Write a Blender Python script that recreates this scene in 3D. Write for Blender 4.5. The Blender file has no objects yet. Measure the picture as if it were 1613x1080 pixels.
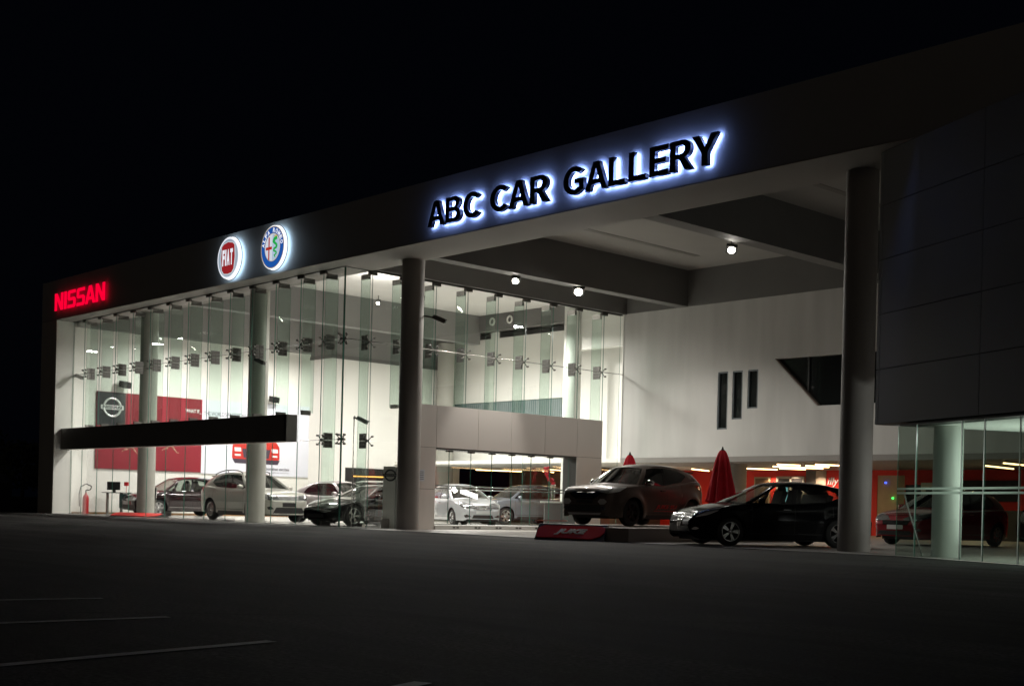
import bpy, bmesh, math, random
import numpy as np
from mathutils import Vector, Matrix
from mathutils.bvhtree import BVHTree
random.seed(7)
C = bpy.context.scene.collection
SC = bpy.context.scene
PI = math.pi
# ------------------------------------------------------------------ camera
YAW, ROLL = -0.820758, 0.025173
Fw = Vector((math.sin(YAW), math.cos(YAW), 0)); Rt = Vector((math.cos(YAW), -math.sin(YAW), 0)); Up = Vector((0, 0, 1))
cr, sr = math.cos(ROLL), math.sin(ROLL)
cx = cr*Rt + sr*Up; cy = -sr*Rt + cr*Up; cz = -Fw
cam = bpy.data.cameras.new('camera'); camo = bpy.data.objects.new('camera', cam); C.objects.link(camo)
cam.sensor_width = 36; cam.lens = 36*2012.5/1613; cam.shift_y = 0.1592
cam.clip_start = 0.05; cam.clip_end = 2000
camo.matrix_world = Matrix(((cx.x, cy.x, cz.x, 0), (cx.y, cy.y, cz.y, 0), (cx.z, cy.z, cz.z, .85), (0, 0, 0, 1)))
SC.camera = camo
# ------------------------------------------------------------------ night sky
w = bpy.data.worlds.new("World"); SC.world = w; w.use_nodes = True
nt = w.node_tree; bg = nt.nodes['Background']
sky = nt.nodes.new('ShaderNodeTexSky'); sky.sky_type = 'NISHITA'; sky.sun_disc = False
sky.sun_elevation = math.radians(-4.0); sky.sun_rotation = math.radians(200); sky.air_density = 1.0
mxs = nt.nodes.new('ShaderNodeMix'); mxs.data_type = 'RGBA'; mxs.inputs[0].default_value = .008
mxs.inputs[6].default_value = (.0004, .0006, .0013, 1)
nt.links.new(sky.outputs[0], mxs.inputs[7]); # added warm glow low in the sky opposite the building, brightens its dark front
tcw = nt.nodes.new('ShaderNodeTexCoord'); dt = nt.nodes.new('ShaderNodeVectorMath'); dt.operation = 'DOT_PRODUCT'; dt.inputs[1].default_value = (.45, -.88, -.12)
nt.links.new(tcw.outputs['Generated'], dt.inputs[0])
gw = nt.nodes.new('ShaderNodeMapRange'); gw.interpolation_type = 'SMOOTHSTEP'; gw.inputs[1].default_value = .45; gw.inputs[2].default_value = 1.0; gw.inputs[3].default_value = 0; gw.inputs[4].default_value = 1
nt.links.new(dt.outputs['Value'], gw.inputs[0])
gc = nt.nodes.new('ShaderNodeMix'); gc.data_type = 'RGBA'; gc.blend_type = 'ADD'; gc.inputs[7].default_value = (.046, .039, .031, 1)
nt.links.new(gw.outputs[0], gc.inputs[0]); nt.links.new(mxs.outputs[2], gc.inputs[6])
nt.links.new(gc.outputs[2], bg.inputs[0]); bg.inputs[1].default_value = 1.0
SC.view_settings.view_transform = 'Standard'; SC.view_settings.look = 'None'
SC.view_settings.exposure = 0; SC.view_settings.gamma = 1
SC.render.engine = 'CYCLES'
SC.cycles.transparent_max_bounces = 40; SC.cycles.max_bounces = 8; SC.cycles.diffuse_bounces = 4
SC.cycles.glossy_bounces = 4; SC.cycles.transmission_bounces = 6; SC.cycles.sample_clamp_indirect = 4
SC.cycles.use_denoising = True

# ------------------------------------------------------------------ lights (some belong to lamps, others are added without a fitting)
def area(name, loc, size, watts, col=(1, .96, .88), aim=(0, 0, -1), size_y=None, spread=180):
    l = bpy.data.lights.new(name, 'AREA'); l.energy = watts; l.color = col; l.shape = 'RECTANGLE'
    l.size = size; l.size_y = size_y or size; l.spread = math.radians(spread)
    o = bpy.data.objects.new(name, l); C.objects.link(o); o.location = loc
    o.rotation_euler = Vector(aim).to_track_quat('-Z', 'Y').to_euler(); return o
def spot(name, loc, aim, watts, ang=120, blend=.6, col=(1, .95, .87), r=.08):
    l = bpy.data.lights.new(name, 'SPOT'); l.energy = watts; l.color = col; l.spot_size = math.radians(ang); l.spot_blend = blend
    l.shadow_soft_size = r; o = bpy.data.objects.new(name, l); C.objects.link(o); o.location = loc
    o.rotation_euler = Vector(aim).to_track_quat('-Z', 'Y').to_euler(); return o
WH = (1, .955, .905)
SHOW = [(-52.5, 29.5), (-52.5, 35.5), (-46, 29.5), (-43.5, 36.5), (-39.5, 30), (-38.8, 36)]
# ------------------------------------------------------------------ materials
def mat(name, col, rough=.6, metal=0., emit=None, es=0., coat=0., noise=0., nscale=3., bump=0., bscale=40., spec=.5, rvar=0.):
    m = bpy.data.materials.new(name); m.use_nodes = True; t = m.node_tree; b = t.nodes['Principled BSDF']
    b.inputs['Base Color'].default_value = (*col, 1); b.inputs['Roughness'].default_value = rough
    b.inputs['Metallic'].default_value = metal; b.inputs['Specular IOR Level'].default_value = spec
    b.inputs['Coat Weight'].default_value = coat; b.inputs['Coat Roughness'].default_value = .04
    if emit: b.inputs['Emission Color'].default_value = (*emit, 1); b.inputs['Emission Strength'].default_value = es
    if noise or bump or rvar:
        tc = t.nodes.new('ShaderNodeTexCoord'); n = t.nodes.new('ShaderNodeTexNoise'); n.inputs['Scale'].default_value = nscale
        n.inputs['Detail'].default_value = 6; t.links.new(tc.outputs['Object'], n.inputs['Vector'])
        if noise:
            mx = t.nodes.new('ShaderNodeMix'); mx.data_type = 'RGBA'
            mx.inputs[6].default_value = (*[c*(1-noise) for c in col], 1); mx.inputs[7].default_value = (*[min(1, c*(1+noise)) for c in col], 1)
            t.links.new(n.outputs['Fac'], mx.inputs[0]); t.links.new(mx.outputs[2], b.inputs['Base Color'])
        if rvar:
            mr = t.nodes.new('ShaderNodeMapRange'); mr.inputs[3].default_value = max(0, rough-rvar); mr.inputs[4].default_value = rough+rvar
            t.links.new(n.outputs['Fac'], mr.inputs[0]); t.links.new(mr.outputs[0], b.inputs['Roughness'])
        if bump:
            n2 = t.nodes.new('ShaderNodeTexNoise'); n2.inputs['Scale'].default_value = bscale; n2.inputs['Detail'].default_value = 4
            t.links.new(tc.outputs['Object'], n2.inputs['Vector'])
            bp = t.nodes.new('ShaderNodeBump'); bp.inputs['Strength'].default_value = bump; bp.inputs['Distance'].default_value = .02
            t.links.new(n2.outputs['Fac'], bp.inputs['Height']); t.links.new(bp.outputs[0], b.inputs['Normal'])
    return m
def glass(name, tint, refl=1.0, rough=.0, mn=.04):
    m = bpy.data.materials.new(name); m.use_nodes = True; t = m.node_tree; t.nodes.clear()
    out = t.nodes.new('ShaderNodeOutputMaterial'); tr = t.nodes.new('ShaderNodeBsdfTransparent'); gl = t.nodes.new('ShaderNodeBsdfGlossy')
    tr.inputs[0].default_value = (*tint, 1); gl.inputs['Roughness'].default_value = rough; gl.inputs[0].default_value = (refl, refl, refl, 1)
    fr = t.nodes.new('ShaderNodeLayerWeight'); fr.inputs[0].default_value = .35
    mr = t.nodes.new('ShaderNodeMapRange'); mr.inputs[3].default_value = mn; mr.inputs[4].default_value = .85
    pw = t.nodes.new('ShaderNodeMath'); pw.operation = 'POWER'; pw.inputs[1].default_value = 2.2
    t.links.new(fr.outputs['Facing'], pw.inputs[0]); t.links.new(pw.outputs[0], mr.inputs[0])
    mx = t.nodes.new('ShaderNodeMixShader'); t.links.new(mr.outputs[0], mx.inputs[0]); t.links.new(tr.outputs[0], mx.inputs[1])
    t.links.new(gl.outputs[0], mx.inputs[2]); t.links.new(mx.outputs[0], out.inputs[0]); return m
def emis(name, col, s):
    m = bpy.data.materials.new(name); m.use_nodes = True; t = m.node_tree; t.nodes.clear()
    o = t.nodes.new('ShaderNodeOutputMaterial'); e = t.nodes.new('ShaderNodeEmission'); e.inputs[0].default_value = (*col, 1); e.inputs[1].default_value = s
    t.links.new(e.outputs[0], o.inputs[0]); return m
def asphalt():
    m = mat('asphalt', (.05, .05, .048), .85, bump=.5, bscale=60); t = m.node_tree; b = t.nodes['Principled BSDF']
    tc = t.nodes.new('ShaderNodeTexCoord'); mp = t.nodes.new('ShaderNodeMapping'); mp.inputs['Scale'].default_value = (.25, 1, 1)
    n = t.nodes.new('ShaderNodeTexNoise'); n.inputs['Scale'].default_value = .5; n.inputs['Detail'].default_value = 8; n.inputs['Roughness'].default_value = .65
    t.links.new(tc.outputs['Object'], mp.inputs[0]); t.links.new(mp.outputs[0], n.inputs['Vector'])
    cr_ = t.nodes.new('ShaderNodeValToRGB'); cr_.color_ramp.elements[0].position = .42; cr_.color_ramp.elements[0].color = (.013, .013, .0125, 1)
    cr_.color_ramp.elements[1].position = .60; cr_.color_ramp.elements[1].color = (.06, .058, .054, 1)
    t.links.new(n.outputs['Fac'], cr_.inputs[0])
    f = t.nodes.new('ShaderNodeTexNoise'); f.inputs['Scale'].default_value = 28; f.inputs['Detail'].default_value = 3; t.links.new(tc.outputs['Object'], f.inputs['Vector'])
    fr = t.nodes.new('ShaderNodeMapRange'); fr.inputs[1].default_value = .35; fr.inputs[2].default_value = .65; t.links.new(f.outputs['Fac'], fr.inputs[0])
    mx = t.nodes.new('ShaderNodeMix'); mx.data_type = 'RGBA'; mx.blend_type = 'OVERLAY'; mx.inputs[0].default_value = .8
    t.links.new(cr_.outputs[0], mx.inputs[6]); t.links.new(fr.outputs[0], mx.inputs[7])
    m2 = t.nodes.new('ShaderNodeMapping'); m2.inputs['Rotation'].default_value = (0, 0, .5); m2.inputs['Scale'].default_value = (.12, 1.6, 1); t.links.new(tc.outputs['Object'], m2.inputs[0])
    st = t.nodes.new('ShaderNodeTexNoise'); st.inputs['Scale'].default_value = .8; st.inputs['Detail'].default_value = 4; t.links.new(m2.outputs[0], st.inputs['Vector'])
    sr_ = t.nodes.new('ShaderNodeMapRange'); sr_.inputs[1].default_value = .52; sr_.inputs[2].default_value = .66; sr_.inputs[3].default_value = 1; sr_.inputs[4].default_value = .3; t.links.new(st.outputs['Fac'], sr_.inputs[0])
    vo = t.nodes.new('ShaderNodeTexVoronoi'); vo.feature = 'DISTANCE_TO_EDGE'; vo.inputs['Scale'].default_value = .22
    nz = t.nodes.new('ShaderNodeTexNoise'); nz.inputs['Scale'].default_value = 1.2; nz.inputs['Detail'].default_value = 5
    ad = t.nodes.new('ShaderNodeMix'); ad.data_type = 'VECTOR'; ad.inputs[0].default_value = .35; t.links.new(tc.outputs['Object'], nz.inputs['Vector']); t.links.new(tc.outputs['Object'], ad.inputs[4]); t.links.new(nz.outputs['Color'], ad.inputs[5]); t.links.new(ad.outputs[1], vo.inputs['Vector'])
    vr = t.nodes.new('ShaderNodeMapRange'); vr.inputs[1].default_value = .002; vr.inputs[2].default_value = .006; vr.inputs[3].default_value = .3; vr.inputs[4].default_value = 1; t.links.new(vo.outputs['Distance'], vr.inputs[0])
    bn = t.nodes.new('ShaderNodeTexNoise'); bn.inputs['Scale'].default_value = .16; bn.inputs['Detail'].default_value = 3; t.links.new(tc.outputs['Object'], bn.inputs['Vector'])
    br = t.nodes.new('ShaderNodeMapRange'); br.inputs[1].default_value = .4; br.inputs[2].default_value = .6; br.inputs[3].default_value = .55; br.inputs[4].default_value = 1.15; t.links.new(bn.outputs['Fac'], br.inputs[0])
    m0 = t.nodes.new('ShaderNodeMath'); m0.operation = 'MULTIPLY'; t.links.new(sr_.outputs[0], m0.inputs[0]); t.links.new(br.outputs[0], m0.inputs[1]); sr_ = m0
    mm = t.nodes.new('ShaderNodeMath'); mm.operation = 'MULTIPLY'; t.links.new(sr_.outputs[0], mm.inputs[0]); t.links.new(vr.outputs[0], mm.inputs[1])
    m3 = t.nodes.new('ShaderNodeMix'); m3.data_type = 'RGBA'; m3.blend_type = 'MULTIPLY'; m3.inputs[0].default_value = 1; t.links.new(mx.outputs[2], m3.inputs[6]); t.links.new(mm.outputs[0], m3.inputs[7])
    t.links.new(m3.outputs[2], b.inputs['Base Color']); b.inputs['Specular IOR Level'].default_value = .25
    return m
def render_wall():
    m = mat('streaked_render', (.62, .61, .57), .75); t = m.node_tree; b = t.nodes['Principled BSDF']  # paler and darker vertical streaks from stretched noise
    tc = t.nodes.new('ShaderNodeTexCoord'); mp = t.nodes.new('ShaderNodeMapping'); mp.inputs['Scale'].default_value = (.6, .6, .1)
    n = t.nodes.new('ShaderNodeTexNoise'); n.inputs['Scale'].default_value = 1.2; n.inputs['Detail'].default_value = 6
    t.links.new(tc.outputs['Object'], mp.inputs[0]); t.links.new(mp.outputs[0], n.inputs['Vector'])
    r = t.nodes.new('ShaderNodeValToRGB'); r.color_ramp.elements[0].position = .3; r.color_ramp.elements[0].color = (.46, .46, .44, 1)
    r.color_ramp.elements[1].position = .6; r.color_ramp.elements[1].color = (.62, .615, .59, 1)
    t.links.new(n.outputs['Fac'], r.inputs[0]); t.links.new(r.outputs[0], b.inputs['Base Color']); return m
def brushed():
    m = mat('brushed_aluminium_panel', (.68, .64, .60), .42, .3); t = m.node_tree; b = t.nodes['Principled BSDF']
    tc = t.nodes.new('ShaderNodeTexCoord'); n = t.nodes.new('ShaderNodeTexNoise'); n.inputs['Scale'].default_value = .9; n.inputs['Detail'].default_value = 5
    t.links.new(tc.outputs['Object'], n.inputs['Vector']); r = t.nodes.new('ShaderNodeMapRange'); r.inputs[3].default_value = .28; r.inputs[4].default_value = .5
    t.links.new(n.outputs['Fac'], r.inputs[0]); t.links.new(r.outputs[0], b.inputs['Roughness']); return m
m_asph = asphalt(); m_wallW = render_wall(); m_alu = brushed()
m_mark = mat('road_paint', (.80, .80, .77), .7, noise=.3, nscale=8)
m_floor = mat('showroom_tile', (.52, .52, .49), .16, noise=.08, nscale=.8, rvar=.06)
m_court = mat('court_paving', (.33, .31, .29), .45, noise=.15, nscale=1.2, rvar=.1)
m_fascia = mat('dark_fascia_panel', (.34, .33, .315), .6, noise=.12, nscale=.5)
m_endwall = mat('end_wall_render', (.40, .38, .34), .7, noise=.1, nscale=.7)
m_soffit = mat('soffit_render', (.30, .285, .265), .75, noise=.1, nscale=.6)
m_white = mat('white_plaster', (.80, .80, .75), .7, noise=.04, nscale=.7)
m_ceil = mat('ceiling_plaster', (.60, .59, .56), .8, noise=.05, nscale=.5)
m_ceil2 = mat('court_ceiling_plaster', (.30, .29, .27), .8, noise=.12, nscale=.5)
m_beam = mat('grey_beam', (.15, .147, .14), .7, noise=.15, nscale=.8)
m_beam2 = mat('interior_grey_beam', (.22, .22, .21), .7, noise=.1, nscale=.8)
m_conc = mat('painted_concrete', (.30, .28, .26), .6, noise=.12, nscale=1.5, bump=.1, bscale=15)
m_concl = mat('painted_concrete_light', (.36, .36, .32), .6, noise=.1, nscale=1.5)
m_whcol = mat('white_column', (.66, .67, .63), .5, noise=.05)
m_plate2 = mat('patch_plate_metal', (.13, .125, .115), .4, .35)
m_lgrey = mat('pale_grey_metal', (.42, .44, .42), .4, .2)
m_steel = mat('stainless_steel', (.55, .54, .52), .25, 1.)
m_dsteel = mat('dark_steel', (.10, .10, .095), .4, .8)
m_black = mat('black_satin', (.012, .012, .012), .45)
m_blackg = mat('black_gloss', (.01, .01, .011), .12, coat=.5)
m_clad = mat('black_cladding', (.16, .15, .135), .5, noise=.2, nscale=1)
m_glass = glass('clear_glass', (.968, .973, .965), mn=.03)
m_edge = mat('glass_edge', (.05, .15, .11), .2)
m_fin = glass('green_fin_glass', (.88, .95, .915), mn=.05)
m_wing = mat('slate_panel', (.26, .265, .27), .45, noise=.1, nscale=.8, rvar=.08)
m_red = mat('red_paint', (.68, .025, .012), .6, noise=.1)
m_banred = mat('banner_red', (.23, .009, .02), .45, noise=.12, nscale=.6)
m_bandark = mat('banner_black', (.018, .018, .022), .4)
m_banwh = mat('banner_white', (.74, .76, .84), .5)
m_txtw = mat('white_lettering', (.8, .8, .8), .5)
m_txtg = mat('grey_lettering', (.14, .14, .16), .5)
def frosted():
    m = bpy.data.materials.new('frosted_strip'); m.use_nodes = True; t = m.node_tree; t.nodes.clear(); o = t.nodes.new('ShaderNodeOutputMaterial')
    a = t.nodes.new('ShaderNodeBsdfTranslucent'); b = t.nodes.new('ShaderNodeBsdfDiffuse'); a.inputs[0].default_value = (.42, .45, .42, 1); b.inputs[0].default_value = (.4, .42, .4, 1)
    x = t.nodes.new('ShaderNodeMixShader'); x.inputs[0].default_value = .35; t.links.new(a.outputs[0], x.inputs[1]); t.links.new(b.outputs[0], x.inputs[2]); t.links.new(x.outputs[0], o.inputs[0]); return m
m_frost = frosted()
m_silver = mat('silver_lettering', (.65, .65, .65), .3, .6)
m_skin = mat('poster_skin_tone', (.45, .25, .17), .6)
m_beige = mat('beige_timber', (.42, .33, .2), .6, noise=.15)
m_umb = mat('red_canvas', (.72, .01, .03), .8, noise=.15, nscale=6)
m_brown = mat('brown_skirting', (.22, .12, .05), .5)
m_rubber = mat('tyre_rubber', (.014, .014, .014), .75, noise=.2)
m_rim = mat('alloy_rim', (.55, .55, .55), .25, 1.)
m_rimd = mat('dark_alloy_rim', (.03, .03, .03), .3, .8)
m_seat = mat('seat_fabric', (.02, .019, .018), .85)
m_chrome = mat('chrome', (.75, .75, .75), .08, 1.)
m_lamp = mat('headlamp_glass', (.38, .39, .41), .08, .85, coat=1., noise=.5, nscale=18, rvar=.1)
def slats():
    m = mat('grille_slats', (.03, .03, .03), .25, .6); t = m.node_tree; b = t.nodes['Principled BSDF']
    tc = t.nodes.new('ShaderNodeTexCoord'); wv = t.nodes.new('ShaderNodeTexWave'); wv.bands_direction = 'Z'; wv.inputs['Scale'].default_value = 9; wv.inputs['Distortion'].default_value = 0
    r = t.nodes.new('ShaderNodeValToRGB'); r.color_ramp.elements[0].position = .45; r.color_ramp.elements[0].color = (.008, .008, .008, 1); r.color_ramp.elements[1].position = .6; r.color_ramp.elements[1].color = (.5, .5, .5, 1)
    t.links.new(tc.outputs['Object'], wv.inputs['Vector']); t.links.new(wv.outputs['Fac'], r.inputs[0]); t.links.new(r.outputs[0], b.inputs['Base Color']); return m
m_slats = slats()
m_tail = mat('tail_lamp', (.35, .01, .01), .15, coat=1.)
m_plate = mat('number_plate', (.6, .6, .58), .5)
m_cglass = glass('car_glass', (.50, .54, .51), mn=.06)
m_cglassd = glass('tinted_car_glass', (.05, .055, .055), mn=.06)
m_cglassl = glass('clear_car_glass', (.6, .66, .62), mn=.08)
m_tealgl = mat('teal_window', (.16, .23, .22), .25, noise=.3, nscale=2)
m_leaf = mat('dark_foliage', (.035, .05, .025), .8, noise=.4, nscale=4)
m_trunk = mat('bark', (.08, .06, .04), .9)

# ------------------------------------------------------------------ mesh helpers
def origin_of(p):
    o = Vector((0, 0, 0))
    while p is not None:
        if '_o' in p: return Vector(p['_o'])
        if p.type == 'EMPTY' or p.location.length > 0 or p.rotation_euler[2] != 0: return o
        p = p.parent
    return o
class MB:
    def __init__(s): s.v = []; s.f = []; s.m = []; s.sm = []
    def add(s, vs, fs, mi=0, smooth=False):
        o = len(s.v); s.v += [tuple(v) for v in vs]
        for f in fs: s.f.append([i+o for i in f]); s.m.append(mi); s.sm.append(smooth)
        return s
    def box(s, x0, x1, y0, y1, z0, z1, mi=0):
        return s.add([(x0,y0,z0),(x1,y0,z0),(x1,y1,z0),(x0,y1,z0),(x0,y0,z1),(x1,y0,z1),(x1,y1,z1),(x0,y1,z1)],
                     [(0,3,2,1),(4,5,6,7),(0,1,5,4),(1,2,6,5),(2,3,7,6),(3,0,4,7)], mi)
    def obox(s, c, ax, ay, az, mi=0):   # oriented box: centre and three half vectors
        c = Vector(c); ax, ay, az = Vector(ax), Vector(ay), Vector(az)
        vs = [c+i*ax+j*ay+k*az for k in (-1, 1) for i, j in ((-1,-1),(1,-1),(1,1),(-1,1))]
        return s.add(vs, [(0,3,2,1),(4,5,6,7),(0,1,5,4),(1,2,6,5),(2,3,7,6),(3,0,4,7)], mi)
    def tube(s, a, b, r, r2=None, n=12, mi=0, cap=True):
        a, b = Vector(a), Vector(b); d = (b-a).normalized(); r2 = r if r2 is None else r2
        u = d.orthogonal().normalized(); v = d.cross(u)
        vs = [a+r*(math.cos(t)*u+math.sin(t)*v) for t in [2*PI*i/n for i in range(n)]] + [b+r2*(math.cos(t)*u+math.sin(t)*v) for t in [2*PI*i/n for i in range(n)]]
        s.add(vs, [(i, (i+1) % n, n+(i+1) % n, n+i) for i in range(n)], mi, True)
        if cap: s.add([vs[i] for i in range(n)], [tuple(range(n))[::-1]], mi); s.add([vs[n+i] for i in range(n)], [tuple(range(n))], mi)
        return s
    def path(s, pts, r, n=8, mi=0):
        for a, b in zip(pts, pts[1:]): s.tube(a, b, r, n=n, mi=mi)
        return s
    def lathe(s, prof, c=(0,0,0), axis='z', n=24, mi=0, smooth=True):  # prof: (radius, height)
        vs = []
        for r, h in prof:
            for i in range(n):
                t = 2*PI*i/n; a, b = r*math.cos(t), r*math.sin(t)
                p = (a, b, h) if axis == 'z' else ((b, h, a) if axis == 'y' else (h, a, b))
                vs.append((p[0]+c[0], p[1]+c[1], p[2]+c[2]))
        fs = [(k*n+i, k*n+(i+1) % n, (k+1)*n+(i+1) % n, (k+1)*n+i) for k in range(len(prof)-1) for i in range(n)]
        return s.add(vs, fs, mi, smooth)
    def prism(s, poly, O, U, V, N, d, mi=0):    # 2D polygon (u, v) extruded by d along N
        O, U, V, N = Vector(O), Vector(U), Vector(V), Vector(N); n = len(poly)
        a = [O+p*U+q*V for p, q in poly]; b = [p+N*d for p in a]
        return s.add(a+b, [tuple(range(n))[::-1], tuple(range(n, 2*n))]+[(i, (i+1) % n, n+(i+1) % n, n+i) for i in range(n)], mi)
    def build(s, name, mats, parent=None, org=None, bevel=0, at=None):
        me = bpy.data.meshes.new(name); o_ = Vector(org) if org is not None else origin_of(parent)
        me.from_pydata([Vector(v)-o_ for v in s.v], [], s.f)
        for mm in (mats if isinstance(mats, (list, tuple)) else [mats]): me.materials.append(mm)
        me.polygons.foreach_set('material_index', s.m); me.polygons.foreach_set('use_smooth', s.sm); me.update()
        bm = bmesh.new(); bm.from_mesh(me); bmesh.ops.remove_doubles(bm, verts=bm.verts, dist=1e-5); bmesh.ops.recalc_face_normals(bm, faces=bm.faces); bm.to_mesh(me); bm.free()
        o = bpy.data.objects.new(name, me); C.objects.link(o)
        if parent is not None: o.parent = parent
        elif org is not None: o.location = org
        if at is not None: o.location = at
        if bevel:
            b = o.modifiers.new('bevel', 'BEVEL'); b.width = bevel; b.segments = 2; b.limit_method = 'ANGLE'
        return o
def tag(o, label=None, cat=None, group=None, kind=None):
    if label: o['label'] = label
    if cat: o['category'] = cat
    if group: o['group'] = group
    if kind: o['kind'] = kind
    return o
def empty(name, loc, label, cat, group=None, rz=0, world=False):
    o = bpy.data.objects.new(name, None); C.objects.link(o); o.location = loc; o.rotation_euler = (0, 0, rz); o.empty_display_size = .2
    if world: o['_o'] = tuple(loc)      # parts are given in world coordinates
    return tag(o, label, cat, group)
def B(name, m, x0, x1, y0, y1, z0, z1, parent=None, bevel=0, org=None):
    return MB().box(x0, x1, y0, y1, z0, z1).build(name, m, parent, org, bevel)
def dup(root, loc=None, rz=None, label=None):
    def cp(o, p):
        c = o.copy(); C.objects.link(c); c.parent = p
        for ch in o.children: cp(ch, c)
        return c
    r = cp(root, root.parent)
    if loc is not None: r.location = loc
    if rz is not None: r.rotation_euler = (0, 0, rz)
    if label: r['label'] = label
    return r
def text_mesh(body, off=0., ext=.02, shear=0., space=1.):
    cu = bpy.data.curves.new('t', 'FONT'); cu.body = body; cu.size = 1; cu.extrude = ext; cu.offset = off; cu.shear = shear; cu.space_character = space; cu.resolution_u = 6
    o = bpy.data.objects.new('t', cu); C.objects.link(o); dg = bpy.context.evaluated_depsgraph_get()
    me = bpy.data.meshes.new_from_object(o.evaluated_get(dg)); bpy.data.objects.remove(o); return me
def arc(cx_, cy_, rx, ry, a0, a1, n=14):
    return [(cx_+rx*math.cos(math.radians(a0+(a1-a0)*i/n)), cy_+ry*math.sin(math.radians(a0+(a1-a0)*i/n))) for i in range(n+1)]
BLOCK = {   # block capitals: outline then holes
    'A': [[(0, 0), (.21, 0), (.275, .21), (.625, .21), (.69, 0), (.9, 0), (.57, 1), (.33, 1)], [(.335, .385), (.565, .385), (.45, .76)]],
    'B': [[(0, 0), (.45, 0)]+arc(.48, .275, .30, .275, -90, 70)+arc(.44, .76, .28, .24, -30, 90)+[(0, 1)], [(.2, .17), (.2, .43), (.44, .43)]+arc(.46, .30, .11, .13, 90, -90)+[(.44, .17)], [(.2, .60), (.2, .83), (.42, .83)]+arc(.43, .715, .09, .115, 90, -90)+[(.40, .60)]],
    'C': [arc(.46, .5, .46, .5, 42, 318, 30)+arc(.47, .5, .25, .31, 312, 48, 26)],
    'G': [arc(.46, .5, .46, .5, 42, 312, 30)+[(.86, .16), (.86, .55), (.47, .55), (.47, .38), (.67, .38), (.67, .25)]+arc(.47, .5, .25, .31, 300, 48, 26)],
    'L': [[(0, 0), (.66, 0), (.66, .18), (.21, .18), (.21, 1), (0, 1)]],
    'E': [[(0, 0), (.70, 0), (.70, .175), (.21, .175), (.21, .42), (.62, .42), (.62, .59), (.21, .59), (.21, .825), (.68, .825), (.68, 1), (0, 1)]],
    'R': [[(0, 0), (.21, 0), (.21, .38), (.33, .38), (.56, 0), (.81, 0), (.54, .41)]+arc(.46, .70, .29, .30, -60, 90)+[(0, 1)], [(.21, .55), (.21, .83), (.42, .83)]+arc(.43, .69, .11, .14, 90, -90)+[(.42, .55)]],
    'Y': [[(.345, 0), (.555, 0), (.555, .40), (.9, 1), (.66, 1), (.45, .60), (.24, 1), (0, 1), (.345, .40)]],
    'N': [[(0, 0), (.2, 0), (.2, .66), (.58, 0), (.8, 0), (.8, 1), (.6, 1), (.6, .36), (.22, 1), (0, 1)]],
    'I': [[(0, 0), (.21, 0), (.21, 1), (0, 1)]],
    'S': [[(0, 0), (.62, 0), (.74, .1), (.74, .49), (.62, .59), (.2, .59), (.2, .82), (.72, .82), (.72, 1), (.12, 1), (0, .9), (0, .52), (.12, .42), (.54, .42), (.54, .18), (0, .18)]]}
def block_mesh(ch, off=0., ext=.5):
    cu = bpy.data.curves.new('t', 'CURVE'); cu.dimensions = '2D'; cu.fill_mode = 'BOTH'; cu.extrude = ext; cu.offset = off
    for pts in BLOCK[ch]:
        sp = cu.splines.new('POLY'); sp.points.add(len(pts)-1); sp.use_cyclic_u = True
        for q, (a, b) in zip(sp.points, pts): q.co = (a, b, 0, 1)
    o = bpy.data.objects.new('t', cu); C.objects.link(o); dg = bpy.context.evaluated_depsgraph_get()
    me = bpy.data.meshes.new_from_object(o.evaluated_get(dg)); bpy.data.objects.remove(o); return me
def put_text(name, body, m, O, U, V, width, height, depth=.01, parent=None, off=.0, shear=0., space=1., block=False):
    """text filling width x height, lower left at O, U reading direction, V up, stands out by depth along UxV"""
    me = block_mesh(body) if block else text_mesh(body, off, .5, shear, space); co = np.array([v.co[:] for v in me.vertices]); mn = co.min(0); mx = co.max(0)
    O, U, V = Vector(O), Vector(U), Vector(V); N = U.cross(V); po = origin_of(parent)
    for v in me.vertices:
        a = float((v.co.x-mn[0])/(mx[0]-mn[0])*width); b = float((v.co.y-mn[1])/(mx[1]-mn[1])*height); c = float((v.co.z-mn[2])/(mx[2]-mn[2])*depth)
        v.co = O+a*U+b*V+c*N-po
    me.materials.clear(); me.materials.append(m); me.name = name
    o = bpy.data.objects.new(name, me); C.objects.link(o)
    if parent is not None: o.parent = parent
    return o

# ------------------------------------------------------------------ ground
lot = MB(); lot.add([(-400, -200, 0), (300, -200, 0), (300, 400, 0), (-400, 400, 0)], [(0, 1, 2, 3)])
tag(lot.build('parking_lot', m_asph), kind='structure')
fl = MB(); fl.add([(-56.3, 24.12, .012), (-33.1, 24.12, .012), (-33.1, 47, .012), (-56.3, 47, .012)], [(0, 1, 2, 3)])
tag(fl.build('showroom_floor', m_floor), kind='structure')
fc = MB(); fc.add([(-33.1, 24.12, .012), (-13.9, 24.12, .012), (-9.3, 22.0, .012), (-6, 24, .012), (-6, 47, .012), (-33.1, 47, .012)], [(0, 1, 2, 3, 4, 5)])
tag(fc.build('court_floor', m_court), kind='structure')
for i, (a, b) in enumerate((((-10.9, .2), (-10.05, 4.75)), ((-8.6, .2), (-8.3, 4.42)), ((-6.0, .4), (-6.6, 4.2)), ((-3.2, -.6), (-4.72, 3.85)))):
    a = Vector((*a, .004)); b = Vector((*b, .004)); n = (b-a).normalized().cross(Up)*.05
    tag(MB().add([a-n, a+n, b+n, b-n], [(0, 1, 2, 3)]).build('parking_line', m_mark), kind='structure')

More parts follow.
